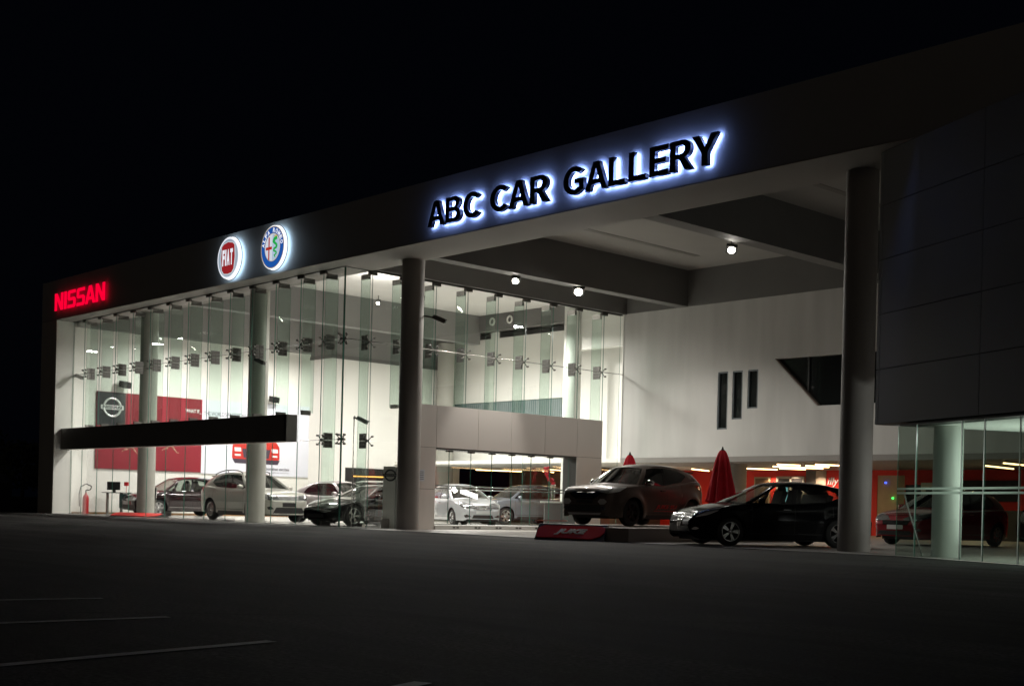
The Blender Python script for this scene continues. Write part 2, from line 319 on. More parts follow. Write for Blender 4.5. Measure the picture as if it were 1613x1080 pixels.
# ------------------------------------------------------------------ showroom building
SB = empty('car_showroom', (-45, 24.1, 0), 'long white showroom building with a deep dark fascia and glass front', 'building', world=True)
ZS, ZC, YF = 8.75, 10.15, 24.1
B('fascia', m_fascia, -57.9, -6, YF, 24.5, ZS, 10.52, SB)
B('soffit', m_soffit, -57.9, -6, YF+.003, 26.0, ZS-.03, ZS-.003, SB)
B('soffit_beam', m_beam, -57.9, -6, 25.75, 26.0, ZS, ZC, SB)
B('roof', m_beam, -57.9, -6, 24.5, 47.3, ZC+.2, 10.5, SB)
e = MB(); e.box(-57.9, -56.3, YF+.004, 47.3, 0, ZS-.035); e.build('end_wall', [m_endwall], SB)
B('jamb', m_white, -56.3, -56.28, YF+.02, 24.95, .012, ZS-.04, SB)
B('inner_wall', m_white, -56.3, -56.26, 24.96, 43, .012, 8.5, SB)
B('edge_beam', m_beam2, -56.25, -55.9, 25.05, 43, 8.5, ZC, SB)
B('skirting', m_brown, -56.26, -56.23, 25, 43, .012, .1, SB)
B('partition_wall', m_white, -52.0, -50.2, 34.9, 43, .012, 7.65, SB)
B('partition_band', m_beam, -52.02, -50.17, 34.87, 43, 7.65, 7.82, SB)
B('partition_top', m_beam2, -52.0, -50.2, 34.9, 43, 7.82, ZC, SB)
B('ceiling', m_ceil, -56.3, -33, 26.0, 47.3, ZC, ZC+.19, SB)
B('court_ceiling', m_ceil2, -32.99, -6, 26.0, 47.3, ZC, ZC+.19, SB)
for x, z in ((-47.5, 8.75),):
    B('interior_beam', m_beam2, x-.25, x+.25, 26.0, 41.6, z, ZC, SB)
0 and B('cross_beam', m_beam2, -55.9, -35.4, 33.6, 34.1, 9.1, ZC-.004, SB)
B('back_beam', m_beam, -50.2, -38.0, 41.5, 41.9, 9.35, ZC-.006, SB)
for x, w_ in ((-35.2, .2), (-32.0, .25), (-22.85, .28), (-14.6, .25)):
    B('roof_beam', m_beam, x-w_, x+w_, 26.0, 41, ZS+.003, ZC, SB)
B('roof_beam', m_beam, -34.9, -6, 38.62, 39.1, ZS+.01, ZC-.003, SB)
for x, y0, y1 in ((-29.7, 30.4, 36.6), (-27.2, 27.6, 30.2), (-20.7, 30.0, 36.0)):
    B('ceiling_slot', m_clad, x-.12, x+.12, y0, y1, ZC-.012, ZC+.003, SB)
# back of the showroom: white mezzanine wall with a window band
B('mezzanine_wall', m_white, -50.2, -41.4, 42.0, 42.3, 5.95, 9.05, SB)
B('mezzanine_wall', m_white, -50.2, -41.4, 42.0, 42.3, 2.9, 4.2, SB)
wn = B('mezzanine_window', m_tealgl, -50.1, -41.5, 42.12, 42.2, 4.2, 5.95, SB)
bl = MB()
for i in range(58): bl.box(-50+i*.147, -49.93+i*.147, 42.09, 42.1, 4.25, 5.9)
bl.build('blind', mat('blind_fabric', (.22, .27, .27), .8), wn)
B('upper_slot', m_black, -50.1, -46.9, 42.05, 42.3, 9.05, 9.3, SB); B('upper_slot', m_black, -46.3, -41.5, 42.05, 42.3, 9.05, 9.3, SB)
B('mezzanine_wall', m_white, -46.9, -46.3, 42.0, 42.3, 9.05, 9.35, SB)
B('rear_wall', m_white, -41.4, -33.5, 42.0, 42.3, 2.9, ZC, SB)
B('rear_wall', m_white, -56.3, -52.0, 43, 43.2, .012, ZC, SB)
B('lower_soffit', m_white, -50.2, -35.2, 38.75, 42.3, 2.75, 2.9, SB)
B('rear_room_wall', mat('brown_rear_wall', (.12, .085, .06), .7, noise=.3, nscale=.4), -50.2, -40.15, 46.5, 46.8, .012, 2.75, SB)
B('rear_room_ceiling', m_ceil, -50.2, -35.2, 42.31, 47.2, 2.72, 2.88, SB)
for x in (-48.7, -47.45, -46.25, -45.0):
    MB().lathe([(.12, 0), (.2, 0), (.2, .05), (.12, .05), (.12, 0)], (x, 41.44, 9.78), 'y', 20).build('ceiling_ring', m_white, SB)
MB().lathe([(.45, .012), (.45, 8.9)], (-49.3, 41.2, 0), 'z', 32).build('column', m_concl, SB)
MB().lathe([(.38, .012), (.38, ZC)], (-38.2, 38.9, 0), 'z', 32).build('column', m_whcol, SB)
for x, mm in ((-32.6, m_conc), (-16.1, m_conc), (-41.85, m_concl), (-50.6, m_concl)):
    MB().lathe([(.37, .004), (.37, ZS)], (x, 25.75, 0), 'z', 40).build('column', mm, SB)
# dark opening low in the partition wall
d_ = B('doorway', m_black, -50.19, -50.15, 35.8, 40.3, 1.2, 2.5, SB)
MB().tube((-50.1, 36.2, 2.1), (-50.1, 39.2, 2.12), .03).build('light_strip', emis('amber_strip', (1, .5, .12), 2.2), d_)

def panel(x0, x1, y0, y1, z0, z1, name='glass_panel', par=SB, mg=None):
    b = MB(); b.box(x0, x1, y0, y1, z0, z1)
    big = 1 if abs(y1-y0) < abs(x1-x0) else 0
    for i in range(6):   # narrow faces get the green edge
        nrm = [2, 2, 1, 0, 1, 0][i]; b.m[i] = 0 if nrm == big else 1
    return b.build(name, [mg or m_glass, m_edge], par)
GX = [-35.2, -36.45, -37.82, -39.42, -41.0, -42.58, -44.16, -45.74, -47.32, -48.9, -50.46, -52.03, -53.56, -55.1, -56.27]
GY = 24.9; ZR = 6.31; ZL = 2.95
for i in range(len(GX)-1):
    a, b = GX[i+1]+.012, GX[i]-.012
    panel(a, b, GY, GY+.02, ZR+.01, ZS-.05)
    if i < 2: panel(a, b, GY, GY+.02, ZL+.01, ZR-.01); panel(a, b, GY, GY+.02, .02, ZL-.01)
    else: panel(a, b, GY, GY+.02, 3.86, ZR-.01); panel(a, b, GY, GY+.02, .02, 2.89)
SYs = [24.93, 26.05, 27.4, 28.86, 30.35, 31.84, 33.28, 34.72, 36.15, 37.6, 38.6]
for i in range(len(SYs)-1):
    a, b = SYs[i]+.012, SYs[i+1]-.012
    panel(-35.21, -35.19, a, b, ZR+.01, ZS-.05)
    if i < 2: panel(-35.21, -35.19, a, b, ZL+.01, ZR-.01); panel(-35.21, -35.19, a, b, .02, ZL-.01)
    elif i >= 6: panel(-35.21, -35.19, a, b, ZL+.01, ZR-.01); panel(-35.21, -35.19, a, b, .02, ZL-.01)
    else: panel(-35.21, -35.19, a, b, 4.16, ZR-.01)
# glass fins behind each joint
for i, x in enumerate(GX[1:-1]):
    panel(x-.008, x+.008, GY+.1, GY+.62, (.1 if i == 0 else 3.95), ZS-.2, 'glass_fin', mg=m_fin)
for i, y in enumerate(SYs[1:-1]):
    panel(-35.85, -35.33, y-.008, y+.008, (.1 if i == 0 else 4.2), ZS-.2, 'glass_fin', mg=m_fin)
MB().box(-56.28, -35.1, GY-.03, GY+.06, ZS-.055, ZS-.031).build('head_channel', m_dsteel, SB)
MB().box(-35.24, -35.14, 24.97, 38.6, ZS-.055, ZS+.001).build('head_channel', m_dsteel, SB)
MB().box(-56.28, -35.14, GY-.02, GY+.05, .012, .03).build('base_channel', m_dsteel, SB)
# spider brackets (front joints face -y, side joints face +x)
def spider(loc, side, plate=True):
    x, y, z = loc; s = MB(); r = .16
    T = Vector((0, 1, 0)) if side else Vector((1, 0, 0)); N = Vector((1, 0, 0)) if side else Vector((0, -1, 0))
    c = Vector(loc)-N*.06
    s.tube(c-N*.10, c+N*.03, .045, n=10)
    for a in (-1, 1):
        for b in (-1, 1):
            e_ = c+T*a*r+Up*b*r*.95+N*.045
            s.tube(c, e_-N*.03, .02, .014, n=6); s.tube(e_-N*.05, e_+N*.035, .034, n=8)
    o = s.build('spider_bracket', m_plate2, SB)
    if plate:
        p = MB(); D = -N
        for k in (.22, .40):
            for h in (-.13, .13): p.obox(Vector(loc)+D*(k+.03)+Up*h, T*.03, D*.083, Up*.125)
        for k in (.2, .26, .38, .44):
            for h in (-.18, -.07, .07, .18): p.tube(Vector(loc)+D*(k+.01)+Up*h-T*.05, Vector(loc)+D*(k+.01)+Up*h+T*.05, .014, n=6, mi=1)
        p.build('patch_plate', [m_plate2, m_black], o)
    return o
for i, x in enumerate(GX[1:-1]):
    spider((x, GY, ZR), False)
    if i == 0: spider((x, GY, ZL), False)
for i, y in enumerate(SYs[1:-1]):
    spider((-35.2, y, ZR), True)
    if i == 0: spider((-35.2, y, ZL), True)
spider((-35.2, 24.9, ZR), True, False); spider((-35.2, 24.9, ZR), False, False)
spider((-35.2, 24.9, ZL), True, False); spider((-35.2, 24.9, ZL), False, False)
for i, x in enumerate(GX[1:-1]):   # clamps at the heads and feet of the fins
    MB().box(x-.05, x+.05, GY+.14, GY+.55, ZS-.28, ZS-.1).build('fin_clamp', m_plate2, SB); MB().box(x-.16, x+.16, GY-.05, GY+.05, ZS-.16, ZS-.06).build('head_clamp', m_plate2, SB)
    z = .02 if i == 0 else 3.86
    MB().box(x-.05, x+.05, GY+.14, GY+.5, z, z+.16).build('fin_clamp', m_plate2, SB)
for i, y in enumerate(SYs[1:-1]):
    MB().box(-35.8, -35.38, y-.05, y+.05, ZS-.28, ZS-.1).build('fin_clamp', m_steel, SB); MB().box(-35.26, -35.13, y-.16, y+.16, ZS-.16, ZS-.06).build('head_clamp', m_plate2, SB)
    z = .02 if i == 0 else 4.16
    MB().box(-35.75, -35.38, y-.05, y+.05, z, z+.13).build('fin_clamp', m_steel, SB)
MB().tube((-56.2, GY+.1, ZR), (-35.2, GY+.1, ZR), .012, n=6).build('tie_rod', m_steel, SB)
MB().tube((-35.1, 24.9, ZR), (-35.1, 38.7, ZR), .016, n=6).build('tie_rod', m_steel, SB)
MB().tube((-37.8, GY+.1, ZL), (-35.2, GY+.1, ZL), .01, n=6).build('tie_rod', m_steel, SB)
# corner glass edge
MB().box(-35.215, -35.185, 24.885, 24.925, .02, ZS-.05).build('corner_joint', m_edge, SB)
# black entrance canopy over the doors
cn = MB(); cn.box(-56.27, -37.78, 24.42, 24.86, 2.9, 3.84); cn.build('canopy', m_clad, SB)
MB().box(-37.9, -37.87, 24.40, 24.42, 2.92, 3.82).build('canopy_trim', m_dsteel, SB)

# ------------------------------------------------------------------ metal portal (side entrance)
PO = empty('entrance_portal', (-33, 30, 0), 'box-shaped entrance frame clad in brushed metal panels beside the round column', 'entrance', world=True)
P0, P1 = -33.5, -32.8; ya, yb, yc, yd = 26.15, 27.05, 33.75, 35.1; zo, zt = 2.73, 4.14
def seam_panels(ys, zs, nm):
    for i in range(len(ys)-1):
        for j in range(len(zs)-1):
            B(nm, m_alu, P0+.05, P1, ys[i]+.006, ys[i+1]-.006, zs[j]+.006, zs[j+1]-.006, PO)
B('backing', m_dsteel, P0, P1-.02, ya, yb, .012, zt-.01, PO); B('backing', m_dsteel, P0, P1-.02, yc, yd, .012, zt-.01, PO); B('backing', m_dsteel, P0, P1-.02, yb, yc, zo+.02, zt-.01, PO)
seam_panels([ya, yb], [.012, 1.35, zo, zt], 'cladding_panel')
seam_panels([yb, 28.9, 30.45, 32.1, yc, yd], [zo, zt], 'cladding_panel'); seam_panels([yc, yd], [.012, zo], 'cladding_panel')
B('reveal', m_dsteel, P0, P1-.004, yb+.003, yc-.003, zo-.05, zo+.004, PO)
B('roof_slab', m_white, -35.15, P0-.004, ya+1.6, yd, 3.95, 4.13, PO)
B('sill', mat('white_sill', (.6, .6, .57), .5), P0+.1, P1+.05, yb+.006, yc-.006, .013, .16, PO)
ys = [yb+.01, 27.95, 28.93, 29.9, 30.85, 31.8, 32.75, yc-.01]
for i in range(7): panel(-33.2, -33.18, ys[i]+.01, ys[i+1]-.01, .2, zo-.06, par=PO)
cl = MB(); 
for y in ys[1:-1]:
    cl.box(-33.24, -33.12, y-.12, y+.12, zo-.1, zo-.045); cl.box(-33.2, -32.74, y-.13, y-.03, .06, .11); cl.box(-33.2, -32.74, y+.03, y+.13, .06, .11)
cl.build('door_clamp', m_dsteel, PO)
MB().tube((-33.05, yb+.02, 1.48), (-33.05, yc-.02, 1.48), .022).tube((-33.05, yb+.02, 1.38), (-33.05, yc-.02, 1.38), .022).build('push_rail', m_chrome, PO)
MB().box(-33.1, -33.0, 31.9, 33.7, 0.35, .38).build('door_threshold_rail', m_chrome, PO)
nb = MB(); nb.box(-32.79, -32.78, 26.3, 26.56, 1.6, 1.98); nb.build('notice', mat('notice_paper', (.62, .64, .7), .6), PO)
nl = MB(); [nl.box(-32.779, -32.777, 26.33, 26.53, 1.66+i*.06, 1.68+i*.06) for i in range(5)]; nl.build('notice_lines', m_txtg, PO)

# ------------------------------------------------------------------ white block with the cafe beneath it
WB = empty('white_block', (-24, 40, 0), 'white rendered upper block with three slot windows above the red cafe', 'building', world=True)
YW = 38.7
def wall_with_holes():
    # rectangle strips around the openings (openings: three slots and a trapezoid)
    b = MB(); y0, y1 = YW, YW+.3; zb, zt_ = 2.92, 8.76
    slots = [(-30.25, -29.77, 3.95, 6.13), (-29.56, -29.09, 4.31, 6.13), (-28.86, -28.39, 4.69, 6.13)]
    b.box(-35.1, slots[0][0], y0, y1, zb, zt_)
    for i, (a, c, p, q) in enumerate(slots):
        b.box(a, c, y0, y1, zb, p); b.box(a, c, y0, y1, q, zt_)
        n = slots[i+1][0] if i < 2 else -27.66
        b.box(c, n, y0, y1, zb, zt_)
    b.box(-27.66, -22.6, y0, y1, 6.46, zt_); b.box(-27.66, -22.6, y0, y1, zb, 4.68)
    b.prism([(-27.66, 4.68), (-25.8, 4.68), (-27.66, 6.46)], (0, y0, 0), (1, 0, 0), (0, 0, 1), (0, 1, 0), .3)
    b.box(-22.6, -8, y0, y1, zb, zt_)
    return b.build('wall', m_wallW, WB), slots
ww, slots = wall_with_holes()
m_dglass = mat('dark_window_glass', (.012, .014, .014), .06, coat=.3)
for a, c, p, q in slots:
    f = MB(); t_ = .055
    f.box(a, a+t_, YW+.02, YW+.14, p, q); f.box(c-t_, c, YW+.02, YW+.14, p, q); f.box(a+t_, c-t_, YW+.02, YW+.14, p, p+t_); f.box(a+t_, c-t_, YW+.02, YW+.14, q-t_, q)
    fo = f.build('window_frame', mat('grey_frame', (.13, .15, .16), .4, .3), WB)
    MB().box(a+t_, c-t_, YW+.09, YW+.11, p+t_, q-t_).build('pane', m_dglass, fo)
MB().prism([(-27.7, 6.48), (-25.8, 4.66), (-22.6, 4.66), (-22.6, 6.48)], (0, YW+.22, 0), (1, 0, 0), (0, 0, 1), (0, 1, 0), .03).build('angled_window', m_dglass, WB)
rv = MB(); dv = Vector((1.86, 0, -1.78)).normalized(); nv = Vector((dv.z, 0, -dv.x))
rv.obox(Vector((-26.73, YW+.1, 5.57)), dv*1.29, Vector((0, .1, 0)), nv*.02); rv.build('window_reveal', mat('pinkish_reveal', (.3, .24, .2), .6), WB)
B('mullion', m_black, -26.35, -26.29, YW+.17, YW+.215, 5.2, 6.46, WB)
B('slab', m_soffit, -35.1, -8, YW-.03, 47.4, 2.72, 2.915, WB)
B('end_return', m_white, -35.16, -35.1, YW-.02, 39.6, 2.74, 8.75, WB)
B('lintel', m_white, -38.5, -35.17, YW+.3, YW+.55, 7.55, ZC-.01, WB)
B('recess_wall', m_white, -37.7, -35.17, 40.6, 40.8, 2.92, 7.9, WB)
CF = empty('red_cafe', (-24, 47, 0), 'red walled cafe under the white block with doors posters and lettering', 'cafe', world=True)
B('back_wall', m_red, -40.0, -28.35, 47, 47.2, .012, 2.715, CF)
B('back_wall', m_red, -28.35, -8, 47, 47.2, 2.5, 2.715, CF); B('back_wall', m_red, -27.1, -8, 47, 47.2, .012, 2.5, CF)
B('beige_panel', m_beige, -28.35, -27.1, 47.03, 47.2, .012, 2.5, CF)
B('side_wall', mat('dark_side_wall', (.09, .06, .05), .7), -40.1, -40.0, 42.4, 47.2, .012, 2.715, CF)
d = MB(); d.box(-34.5, -33.65, 46.93, 46.99, .02, 2.43); do = d.build('door_frame', m_beige, CF); B('door', mat('brown_door', (.13, .07, .03), .5), -34.42, -33.73, 46.9, 46.93, .02, 2.36, do)
d = MB(); d.box(-33.3, -33.2, 46.9, 46.99, .02, 2.46); d.box(-31.95, -31.85, 46.9, 46.99, .02, 2.46); d.box(-32.6, -32.52, 46.9, 46.99, .02, 2.46); d.box(-33.2, -31.95, 46.9, 46.99, 2.36, 2.46)
do = d.build('door_frame', mat('grey_beige_frame', (.38, .33, .27), .5), CF); B('door', mat('dark_door', (.05, .045, .045), .3), -33.2, -31.95, 46.95, 46.985, .02, 2.36, do)
ds = MB(); ds.box(-33.08, -32.72, 46.93, 46.945, 1.35, 1.98); ds.build('screen', emis('cyan_screen', (.35, .8, .85), 1.6), do)
po = B('poster', mat('poster_dark', (.10, .085, .07), .5, noise=.6, nscale=3), -31.8, -31.3, 46.95, 46.985, .9, 2.7, CF)
MB().lathe([(.02, 0), (.13, .02), (.12, .3), (.0, .31)], (-31.55, 46.9, 1.85), 'z', 12).build('poster_figure', mat('poster_light', (.7, .65, .55), .6), po)
B('poster', mat('poster_light_panel', (.45, .36, .27), .5, noise=.7, nscale=2), -31.29, -30.79, 46.95, 46.985, .9, 2.7, CF)
put_text('wall_lettering', 'illy', m_txtw, (-30.72, 46.985, 2.0), (1, 0, 0), (0, 0, 1), .55, .42, .02, CF, off=.01, shear=.25)
MB().lathe([(.45, .012), (.45, 2.74)], (-30.7, 40.5, 0), 'z', 32).build('column', m_conc, CF)
B('downstand', m_soffit, -30.6, -8, 40.4, 40.9, 2.5, 2.72, CF) if False else None
for (x, z, c) in ((-27.94, 2.2, (.05, .1, 1)), (-27.6, 1.57, (.05, .9, .1))):
    MB().lathe([(.001, 0), (.042, .01), (.042, .05)], (x, 46.93, z), 'y', 12).build('indicator_light', emis('led_%d' % int(z*10), c, 3), CF)
B('machine', m_blackg, -26.6, -25.4, 46.2, 46.9, .02, 2.1, CF); B('counter', mat('dark_counter', (.04, .035, .03), .3), -24.5, -21.5, 45.6, 46.3, .02, 1.15, CF)
B('menu_board', m_black, -24.6, -22.3, 46.9, 46.98, 1.5, 2.3, CF)
pb = B('portrait_poster', mat('poster_grey', (.4, .42, .4), .5), -25.2, -24.4, 44.9, 44.95, 1.35, 2.15, CF)
MB().lathe([(.02, 0), (.2, .01), (.2, .02)], (-24.8, 44.88, 1.78), 'y', 16).build('poster_face', m_black, pb)

# ------------------------------------------------------------------ slate wing on the right and its glass porch
WG = empty('slate_wing', (-12, 23.3, 0), 'slate grey panelled wing rising above a glass walled porch', 'building', world=True)
WC = Vector((-14.96, 24.63, 0)); wd = Vector((.9079, -.4192, 0)); wn_ = Vector((-.4192, -.9079, 0))  # outward normal
LV = [2.81, 4.0, 5.19, 6.37, 7.55, 8.72]; US = [0, .12, 3.42, 6.9, 10.4]
bk = MB(); bk.obox(WC+wd*5.2-wn_*.25+Up*5.765, wd*5.2, wn_*.22, Up*2.95); bk.build('backing', m_black, WG)
for i in range(4):
    for j in range(5):
        c = WC+wd*((US[i]+US[i+1])/2)+Up*((LV[j]+LV[j+1])/2)
        MB().obox(c-wn_*.015, wd*((US[i+1]-US[i])/2-.008), wn_*.015, Up*((LV[j+1]-LV[j])/2-.009)).build('wall_panel', m_wing, WG)
MB().obox(WC-wn_*3-wd*.03+Up*5.765, wd*.03, wn_*2.9, Up*2.95).build('return_wall', m_wing, WG)
MB().obox(WC+wd*5.6-wn_*3.2+Up*2.78, wd*4.75, wn_*2.7, Up*.03).build('porch_ceiling', m_white, WG)
MB().obox(WC+wd*5.6-wn_*.26+Up*2.765, wd*4.75, wn_*.22, Up*.02).build('door_head', m_dsteel, WG)
PS = [.8, 1.45, 2.9, 3.57, 4.56, 6.2, 7.9]
for i in range(len(PS)-1):
    c = WC+wd*((PS[i]+PS[i+1])/2)-wn_*.05+Up*1.38; h = (PS[i+1]-PS[i])/2-.012
    b = MB(); b.obox(c, wd*h, wn_*.008, Up*1.36); b.m = [1, 1, 0, 1, 0, 1]
    b.build('glass_panel', [glass('porch_glass', (.74, .82, .77), mn=.05) if i == 0 else bpy.data.materials['porch_glass'], m_edge], WG)
for z in (1.33, 1.42):
    a = WC+wd*.85-wn_*.02; MB().add([a+Up*(z-.022), a+wd*7+Up*(z-.022), a+wd*7+Up*(z+.022), a+Up*(z+.022)], [(0, 1, 2, 3)]).build('frosted_band', m_frost, WG)
MB().obox(WC+wd*5.1+wn_*.01+Up*1.3, wd*.035, wn_*.03, Up*.16).build('door_handle', m_chrome, WG)
MB().obox(WC+wd*5.4+wn_*.03+Up*.07, wd*.25, wn_*.05, Up*.06).build('floor_spring', m_black, WG)
MB().tube(WC+wd*1.02-wn_*.08+Up*1.3, WC+wd*1.75-wn_*.02+Up*.05, .015).build('stay_rod', m_lgrey, WG)
for u in (1.45, 2.9, 3.57, 4.56): a = WC+wd*u-wn_*.03; MB().add([a-wd*.012+Up*.02, a+wd*.012+Up*.02, a+wd*.012+Up*2.74, a-wd*.012+Up*2.74], [(0, 1, 2, 3)]).build('joint', m_frost, WG)
pc = WC+wd*1.32-wn_*.92
MB().lathe([(.3, .012), (.3, 2.75)], (pc.x, pc.y, 0), 'z', 36).build('column', m_whcol, WG)
MB().box(-14.2, -8, 26.2, 26.23, 2.0, 2.7).build('inner_lintel', mat('grey_green_lintel', (.12, .13, .12), .6), WG) if False else None

# ------------------------------------------------------------------ signs on the fascia
UX, UZ = Vector((1, 0, 0)), Vector((0, 0, 1))
m_lfront = mat('black_letter_face', (.008, .011, .03), .3, .3, coat=.3)
m_halo = emis('blue_white_led', (.26, .40, 1), 36)
def word_letters(par, word, x0, x1, y, z0, z1, m, depth, off, halo=None, space=.16, name='letter', letm=None):
    ws = []
    for ch in word:
        me = block_mesh(ch); co = np.array([v.co[:] for v in me.vertices]); ws.append(co[:, 0].max()-co[:, 0].min()); bpy.data.meshes.remove(me)
    gaps = [space*.6]*(len(word)-1)
    for i in range(len(word)-1):
        if word[i:i+2] in ('AB', 'CA', 'AR', 'GA', 'AL', 'ER', 'SA', 'AN'): gaps[i] = space*.25
        if word[i:i+2] == 'RY': gaps[i] = -space*.1
    k = (x1-x0)/(sum(ws)+sum(gaps)); x = x0
    for i, ch in enumerate(word):
        wd_ = ws[i]*k
        o = put_text(name, ch, m, (x, y+depth, z0), UX, UZ, wd_, z1-z0, depth, par, off, block=True)
        if halo:
            h = put_text('halo_light', ch, halo, (x+.012, y+depth+.006, z0+.012), UX, UZ, wd_-.024, z1-z0-.024, .003, par, off-.012, block=True); h.parent = o
        x += wd_+(gaps[i]*k if i < len(gaps) else 0)
for word, a, b, lb in (('ABC', -29.55, -27.25, 'short three letter black sign word glowing blue from behind, left end of the large lettering'),
                   ('CAR', -26.78, -24.44, 'middle three letter black sign word with blue glow between the two other lit words'),
                   ('GALLERY', -23.88, -18.76, 'longest black sign word with blue halo light, right end of the fascia lettering')):
    s = empty('sign_word', ((a+b)/2, 23.9, 9.05), lb, 'sign', 'halo lit words on the fascia', world=True)
    word_letters(s, word, a-.1, b-.1, 23.90, 9.06, 9.80, m_lfront, .13, .05, m_halo, .22)
s = empty('red_letter_sign', (-53.7, 24, 9.1), 'small red glowing letter sign at the left end of the fascia', 'sign', world=True)
word_letters(s, 'NISSAN', -56.22, -51.22, 23.96, 9.09, 9.86, emis('red_letter_glow', (1, .0, .035), 1.0), .03, .045, space=.2)

def emblem(cx_, cz_, label, kind):
    s = empty('round_emblem', (cx_, 23.9, cz_), label, 'sign', 'round lit emblems on the fascia', world=True)
    r = .755; yf = 23.84
    MB().lathe([(.001, yf+.12), (r+.02, yf+.12), (r+.02, yf+.105), (r, yf+.10), (r, yf+.01), (r-.03, yf)], (cx_, 0, cz_), 'y', 64).build('lit_rim', emis('white_rim_'+kind, (.92, .95, 1), 1.3), s)
    bl = MB(); bl.lathe([(.3, 0), (r-.05, 0), (r-.05, .02), (.3, .02), (.3, 0)], (cx_, yf+.14, cz_), 'y', 48); bl.build('backlight', emis('halo_'+kind, (.45, .72, 1), 7), s)
    MB().lathe([(r+.021, yf+.1), (r+.035, yf+.1), (r+.035, yf+.12), (r+.021, yf+.12)], (cx_, 0, cz_), 'y', 64).build('trim_ring', m_black, s)
    def disc(nm, rr, y, m, r0=.001): return MB().lathe([(r0, y), (rr, y)], (cx_, 0, cz_), 'y', 64).build(nm, m, s)
    O = Vector((cx_, 0, cz_))
    if kind == 'a':
        disc('face', r-.025, yf-.004, emis('face_pale', (.80, .85, .95), .75))
        disc('outer_band', .70, yf-.008, emis('band_blue', (.015, .10, .42), .85), .47)
        disc('gold_line', .725, yf-.007, emis('gold', (.7, .5, .2), .6), .70); disc('gold_line', .485, yf-.010, emis('gold2', (.75, .6, .3), .6), .465)
        inn = emis('inner_ground', (.55, .72, .9), .7); rw = MB()
        rw.prism([(0, -.46), (.16, -.43), (.32, -.33), (.43, -.17), (.46, 0), (.40, .22), (.25, .38), (0, .46)], O+Vector((0, yf-.010, 0)), UX, UZ, (0, -1, 0), .002); rw.build('field', inn, s)
        cr_ = MB(); y = yf-.014; cr_.box(cx_-.24, cx_-.17, y-.004, y, cz_-.42, cz_+.36).box(cx_-.40, cx_-.02, y-.0045, y-.0005, cz_-.07, cz_+.03)
        cr_.build('cross', emis('cross_red', (.5, .03, .02), .8), s)
        pts = [(.30, .30), (.16, .27), (.10, .18), (.20, .11), (.30, .05), (.28, -.03), (.14, -.06), (.12, -.14), (.26, -.18), (.27, -.25), (.15, -.29), (.20, -.36)]
        sn = MB()
        for i, ((a, b), (c, d)) in enumerate(zip(pts, pts[1:])):
            sn.tube(O+Vector((a, yf-.02, b)), O+Vector((c, yf-.02, d)), .055-.0035*i, .052-.0035*i, n=8)
        sn.build('serpent', emis('serpent_green', (.02, .45, .08), .8), s)
        MB().box(cx_+.12, cx_+.3, yf-.02, yf-.012, cz_+.34, cz_+.40).build('crown', emis('crown_gold', (.7, .55, .2), .7), s)
        wl = emis('letter_white', (.9, .93, 1), .9)
        txt = 'ALFA ROMEO'; n = len(txt)
        for i, ch in enumerate(txt):
            if ch == ' ': continue
            t = math.radians(168-i*(156/(n-1))); u = Vector((math.sin(t), 0, -math.cos(t))); v = Vector((math.cos(t), 0, math.sin(t)))
            put_text('letter', ch, wl, O+v*.515-u*.065+Vector((0, yf-.010, 0)), u, v, .13, .15, .006, s, .03)
    else:
        disc('face', r-.025, yf-.004, emis('face_grey', (.42, .50, .60), .75)); disc('white_line', .735, yf-.007, emis('white_line', (.9, .93, 1), .95), .68)
        sh = [(-.30, .52), (0, .57), (.30, .52), (.43, .44), (.47, 0), (.40, -.42), (.26, -.55), (0, -.58), (-.26, -.55), (-.40, -.42), (-.47, 0), (-.43, .44)]
        MB().prism([(a*1.1, b*1.05) for a, b in sh], O+Vector((0, yf-.005, 0)), UX, UZ, (0, -1, 0), .006).build('shield_rim', emis('silver_rim', (.6, .65, .7), .9), s)
        MB().prism(sh, O+Vector((0, yf-.012, 0)), UX, UZ, (0, -1, 0), .006).build('shield', emis('shield_red', (.36, .02, .025), .8), s)
        wl = emis('letters_white', (.85, .87, .95), .95); x = -.37
        for ch, wch in (('F', .15), ('I', .07), ('A', .19), ('T', .17)):
            put_text('letter', ch, wl, O+Vector((x, yf-.019, -.27)), UX, UZ, wch, .58, .008, s, .045); x += wch+.045
emblem(-38.03, 9.56, 'round lit emblem with red cross and green serpent in a blue ring', 'a')
emblem(-40.98, 9.56, 'round lit emblem with red shield and white letters', 'f')

# ------------------------------------------------------------------ lamps
m_bulb = emis('lamp_lens', (1, .95, .85), 60)
def flood(x, y, z, label, aim=(.45, -.55, -.7), big=1., watts=0, grp='floodlights under the court beams'):
    f = empty('floodlight', (x, y, z), label, 'floodlight', grp, world=True)
    a = Vector(aim).normalized(); c = Vector((x, y, z)); u = a.orthogonal().normalized(); v = a.cross(u); s_ = .5*big
    MB().obox(c-a*.09, u*.16*s_*2, v*.12*s_*2, a*.07).build('housing', m_dsteel, f)
    MB().tube(c-a*.018, c+a*.004, .10*big, n=20).build('lens', m_bulb, f)
    MB().tube(c-a*.09, c-a*.09+Up*(.25), .018, n=6).build('bracket', m_dsteel, f)
    return f
flood(-23.3, 30.3, 8.55, 'bright floodlight under the right hand ceiling beam of the court')
flood(-31.95, 32.75, 8.55, 'brightest floodlight hanging near the far end of the glass side wall', big=1.35)
flood(-32.1, 29.8, 8.55, 'floodlight above the portal, nearer the first round column')
spot('court_lamp_light', (-23.25, 30.2, 8.4), (.06, .0, -1), 380, 156, .3)
spot('court_lamp_light', (-31.8, 32.7, 8.4), (.1, .0, -1), 520, 146, .3)
spot('court_lamp_light', (-31.9, 29.6, 8.4), (0, -.05, -1), 560, 150, .3)
spot('court_lamp_light', (-31.75, 29.5, 8.4), (-.25, -.06, -1), 1500, 46)
